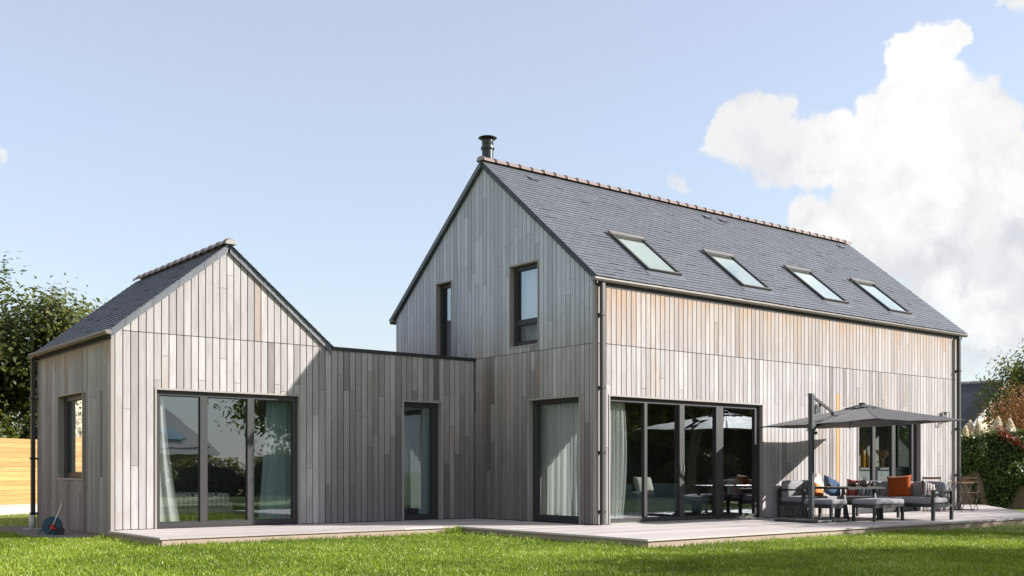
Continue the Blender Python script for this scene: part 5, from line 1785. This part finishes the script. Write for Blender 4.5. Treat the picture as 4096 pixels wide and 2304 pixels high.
def shrub(x, y, w, h, label, seed):
    c = empty('garden_shrub', (x, y, GZ)); tag(c, label, 'shrub', 'shrubs along the sunny garden edge')
    k = 3800; d = RNG.normal(size=(k, 3)); d /= np.linalg.norm(d, axis=1)[:, None]; d[:, 2] = np.abs(d[:, 2])
    lum = np.array([1 + .25 * mnoise.noise(Vector(v) * 2.3 + Vector((seed, 0, 0))) for v in d])
    PP = d * np.array((w, w * .8, h)) * (lum * RNG.uniform(.8, 1.02, k))[:, None]
    leaf_mesh('foliage', PP, d, .2, np.clip(RNG.normal(.45, .22, k), 0, 1), 'leaf_dark', c)
    m = MB(); m.lathe([(w * .55, 0), (w * .78, h * .35), (w * .6, h * .7), (w * .2, h * .86)], (0, 0, 0), 12); m.build('shade_core', M['hedge_core'], c)  # dark fill added within the foliage, keeps light from passing through


for i, (x, y, w, h) in enumerate(((2.5, -25, 2.4, 1.7), (6.3, -25.6, 2.2, 1.9), (9.5, -24.2, 2.0, 2.3), (13.8, -21.5, 2.4, 2.2), (17.5, -19.0, 2.4, 2.4), (20.5, -15.0, 2.2, 2.1), (25.5, -13.2, 2.4, 2.3), (14.5, -16.2, 1.8, 1.5), (28, -16, 3, 2.6))):
    shrub(x, y, w, h, ['rounded shrub before the grey-roofed house', 'shrub beside the rounded one before the grey-roofed house', 'taller shrub at the end of the grey-roofed house', 'shrub below the tree mirrored in the third pane', 'shrub midway along the sunny hedge', 'shrub near the tall leafy tree', 'shrub under the loose corner tree', 'lowest shrub under the broad tree', 'widest shrub at the back of the sunny corner'][i], i * 7.1)

def tall_hedge(pts, h, label):
    c = empty('conifer_hedge', (pts[0][0], pts[0][1], GZ)); tag(c, label, 'hedge')
    P_ = [Vector((x - pts[0][0], y - pts[0][1], 0)) for x, y in pts]
    k = 26000; PP = []; NN = []
    co = MB()
    for a, b in zip(P_, P_[1:]):
        d = (b - a); L = d.length; d.normalize(); nn = Vector((-d.y, d.x, 0))
        n_ = int(k * L / sum((q - p).length for p, q in zip(P_, P_[1:])))
        s = RNG.uniform(0, L, n_); z = RNG.uniform(.05, 1.0, n_)
        hh = h * (1 + .16 * np.sin(s * 1.1 + a.x) + .10 * np.sin(s * 2.9))
        bulge = (.9 + .35 * np.sin(s * 1.7 + 1) + .2 * np.sin(s * 4.1 + z * 6)) * (1.15 - .75 * z)
        sg = np.where(RNG.random(n_) < .8, 1.0, -1.0)
        base = np.array(a)[None] + s[:, None] * np.array(d)[None] + (sg * bulge)[:, None] * np.array(nn)[None]
        base[:, 2] = z * hh
        PP.append(base + RNG.normal(size=base.shape) * .10); NN.append(sg[:, None] * np.array(nn)[None] + np.array((0, 0, .45))[None])
        co.hexa([a - nn * .6, b - nn * .6, b + nn * .6, a + nn * .6, a - nn * .15 + Vector((0, 0, h * .8)), b - nn * .15 + Vector((0, 0, h * .8)), b + nn * .15 + Vector((0, 0, h * .8)), a + nn * .15 + Vector((0, 0, h * .8))])
    PP = np.concatenate(PP); NN = np.concatenate(NN)
    leaf_mesh('foliage', PP, NN, .26, np.clip(RNG.normal(.5, .25, len(PP)), 0, 1), 'leaf_dark', c, .45)
    co.build('shade_core', M['hedge_core'], c)  # added inner block under the leaves, shuts light out of the hedge


tall_hedge([(16.0, -26.0), (24.0, -20.0), (33.0, -10.5)], 5.6, 'tall dark conifer hedge along the sunny boundary, mirrored in the four-pane door')

# ------------------------------------------------------------------ grass blades
def grass():
    n = 420000
    ang = RNG.uniform(-math.radians(33), math.radians(33), n)
    rr_ = np.sqrt(RNG.uniform(10.2 ** 2, 21.5 ** 2, n))
    far = RNG.random(n) < .10
    rr_ = np.where(far, np.sqrt(RNG.uniform(21 ** 2, 33 ** 2, n)), rr_)
    F = np.array((0.62278, 0.78239)); R = np.array((0.78239, -0.62278))
    XY = np.array((CAM.x, CAM.y)) + (rr_ * np.cos(ang))[:, None] * F + (rr_ * np.sin(ang))[:, None] * R
    x, y = XY[:, 0], XY[:, 1]
    bad = ((x > -2.20) & (y > -3.475) & (x < 10.45 + (y + 3.5) * 1.337) & (y < 2)) | ((x > -7.65) & (x < -2) & (y > 1.33) & (y < 9)) | ((x > -2.2) & (x < 13.2) & (y > -1) & (y < 8))
    bad |= (x > -8.55 + .4 * np.clip(1 - (y - 4.1) / .9, 0, 1)) & (x < -7.5) & (y > 4.2) & (y < 8.7)
    bad |= (x > 15) & (y > 3.6 - (x - 15.6) * .82)
    bad |= (y > 15.2 + (x + 6.7) * .695)
    x, y = x[~bad], y[~bad]; n = len(x)
    pat = np.array([mnoise.noise(Vector((a * .9, b * .9, 0))) + .6 * mnoise.noise(Vector((a * 3.1, b * 3.1, 5))) for a, b in zip(x, y)])
    h = RNG.uniform(.024, .054, n) * (1 + .45 * pat)
    edge = ((y > -3.62) & (x > -2.4) & (y < -3.3)) | ((x > -2.42) & (x < -2.1) & (y < 1.4) & (y > -3.5)) | ((y > 1.14) & (y < 1.4) & (x > -7.8) & (x < -2)) | ((x < -7.62) & (x > -7.85) & (y > 1.2) & (y < 3.9))
    h = np.where(edge & (RNG.random(n) < .75), h * RNG.uniform(1.0, 2.2, n), h)
    tuft = np.hypot(x + 2.35, y - 1.20) < .17
    h = np.where(tuft, RNG.uniform(.10, .20, n), h)
    az = RNG.uniform(0, 2 * math.pi, n); w = RNG.uniform(.0035, .0065, n)
    ld = np.stack([np.cos(az), np.sin(az)], 1) * (h * RNG.uniform(.15, .75, n))[:, None]
    az2 = RNG.uniform(0, 2 * math.pi, n); sd = np.stack([np.cos(az2), np.sin(az2)], 1) * w[:, None]
    z = np.full(n, GZ)
    V = np.empty((n, 5, 3))
    b = np.stack([x, y], 1)
    V[:, 0, :2] = b - sd; V[:, 0, 2] = z; V[:, 1, :2] = b + sd; V[:, 1, 2] = z
    V[:, 2, :2] = b + ld * .35 + sd * .75; V[:, 2, 2] = z + h * .6; V[:, 3, :2] = b + ld * .35 - sd * .75; V[:, 3, 2] = z + h * .6
    V[:, 4, :2] = b + ld; V[:, 4, 2] = z + h * RNG.uniform(.85, 1.05, n)
    me = bpy.data.meshes.new('grass')
    me.vertices.add(5 * n); me.vertices.foreach_set('co', V.ravel().astype(np.float32))
    li = (np.arange(n)[:, None] * 5 + np.array((0, 1, 2, 3, 3, 2, 4))[None]).ravel().astype(np.int32)
    me.loops.add(7 * n); me.loops.foreach_set('vertex_index', li)
    me.polygons.add(2 * n)
    ls = (np.arange(n)[:, None] * 7 + np.array((0, 4))[None]).ravel().astype(np.int32)
    me.polygons.foreach_set('loop_start', ls)
    me.update(calc_edges=True)
    at = me.attributes.new('tint', 'FLOAT_COLOR', 'FACE')
    big = np.array([mnoise.noise(Vector((a * .33 + 9, b * .33, 2))) + .5 * mnoise.noise(Vector((a * 1.4, b * 1.4, 8))) for a, b in zip(x, y)])
    tv = np.clip(RNG.normal(.47, .20, n) + pat * .20 + big * .30, 0, .97); tv = np.where(RNG.random(n) < .014 + .05 * np.clip(big - .25, 0, 1), 1.0, tv)
    c = np.zeros((2 * n, 4), dtype=np.float32); c[:, 0] = np.repeat(tv, 2); c[:, 3] = 1
    at.data.foreach_set('color', c.ravel())
    me.materials.append(M['blade'])
    o = bpy.data.objects.new('grass', me); COL.objects.link(o)
    tag(o, 'short mown grass blades of the lawn', kind='stuff')


grass()
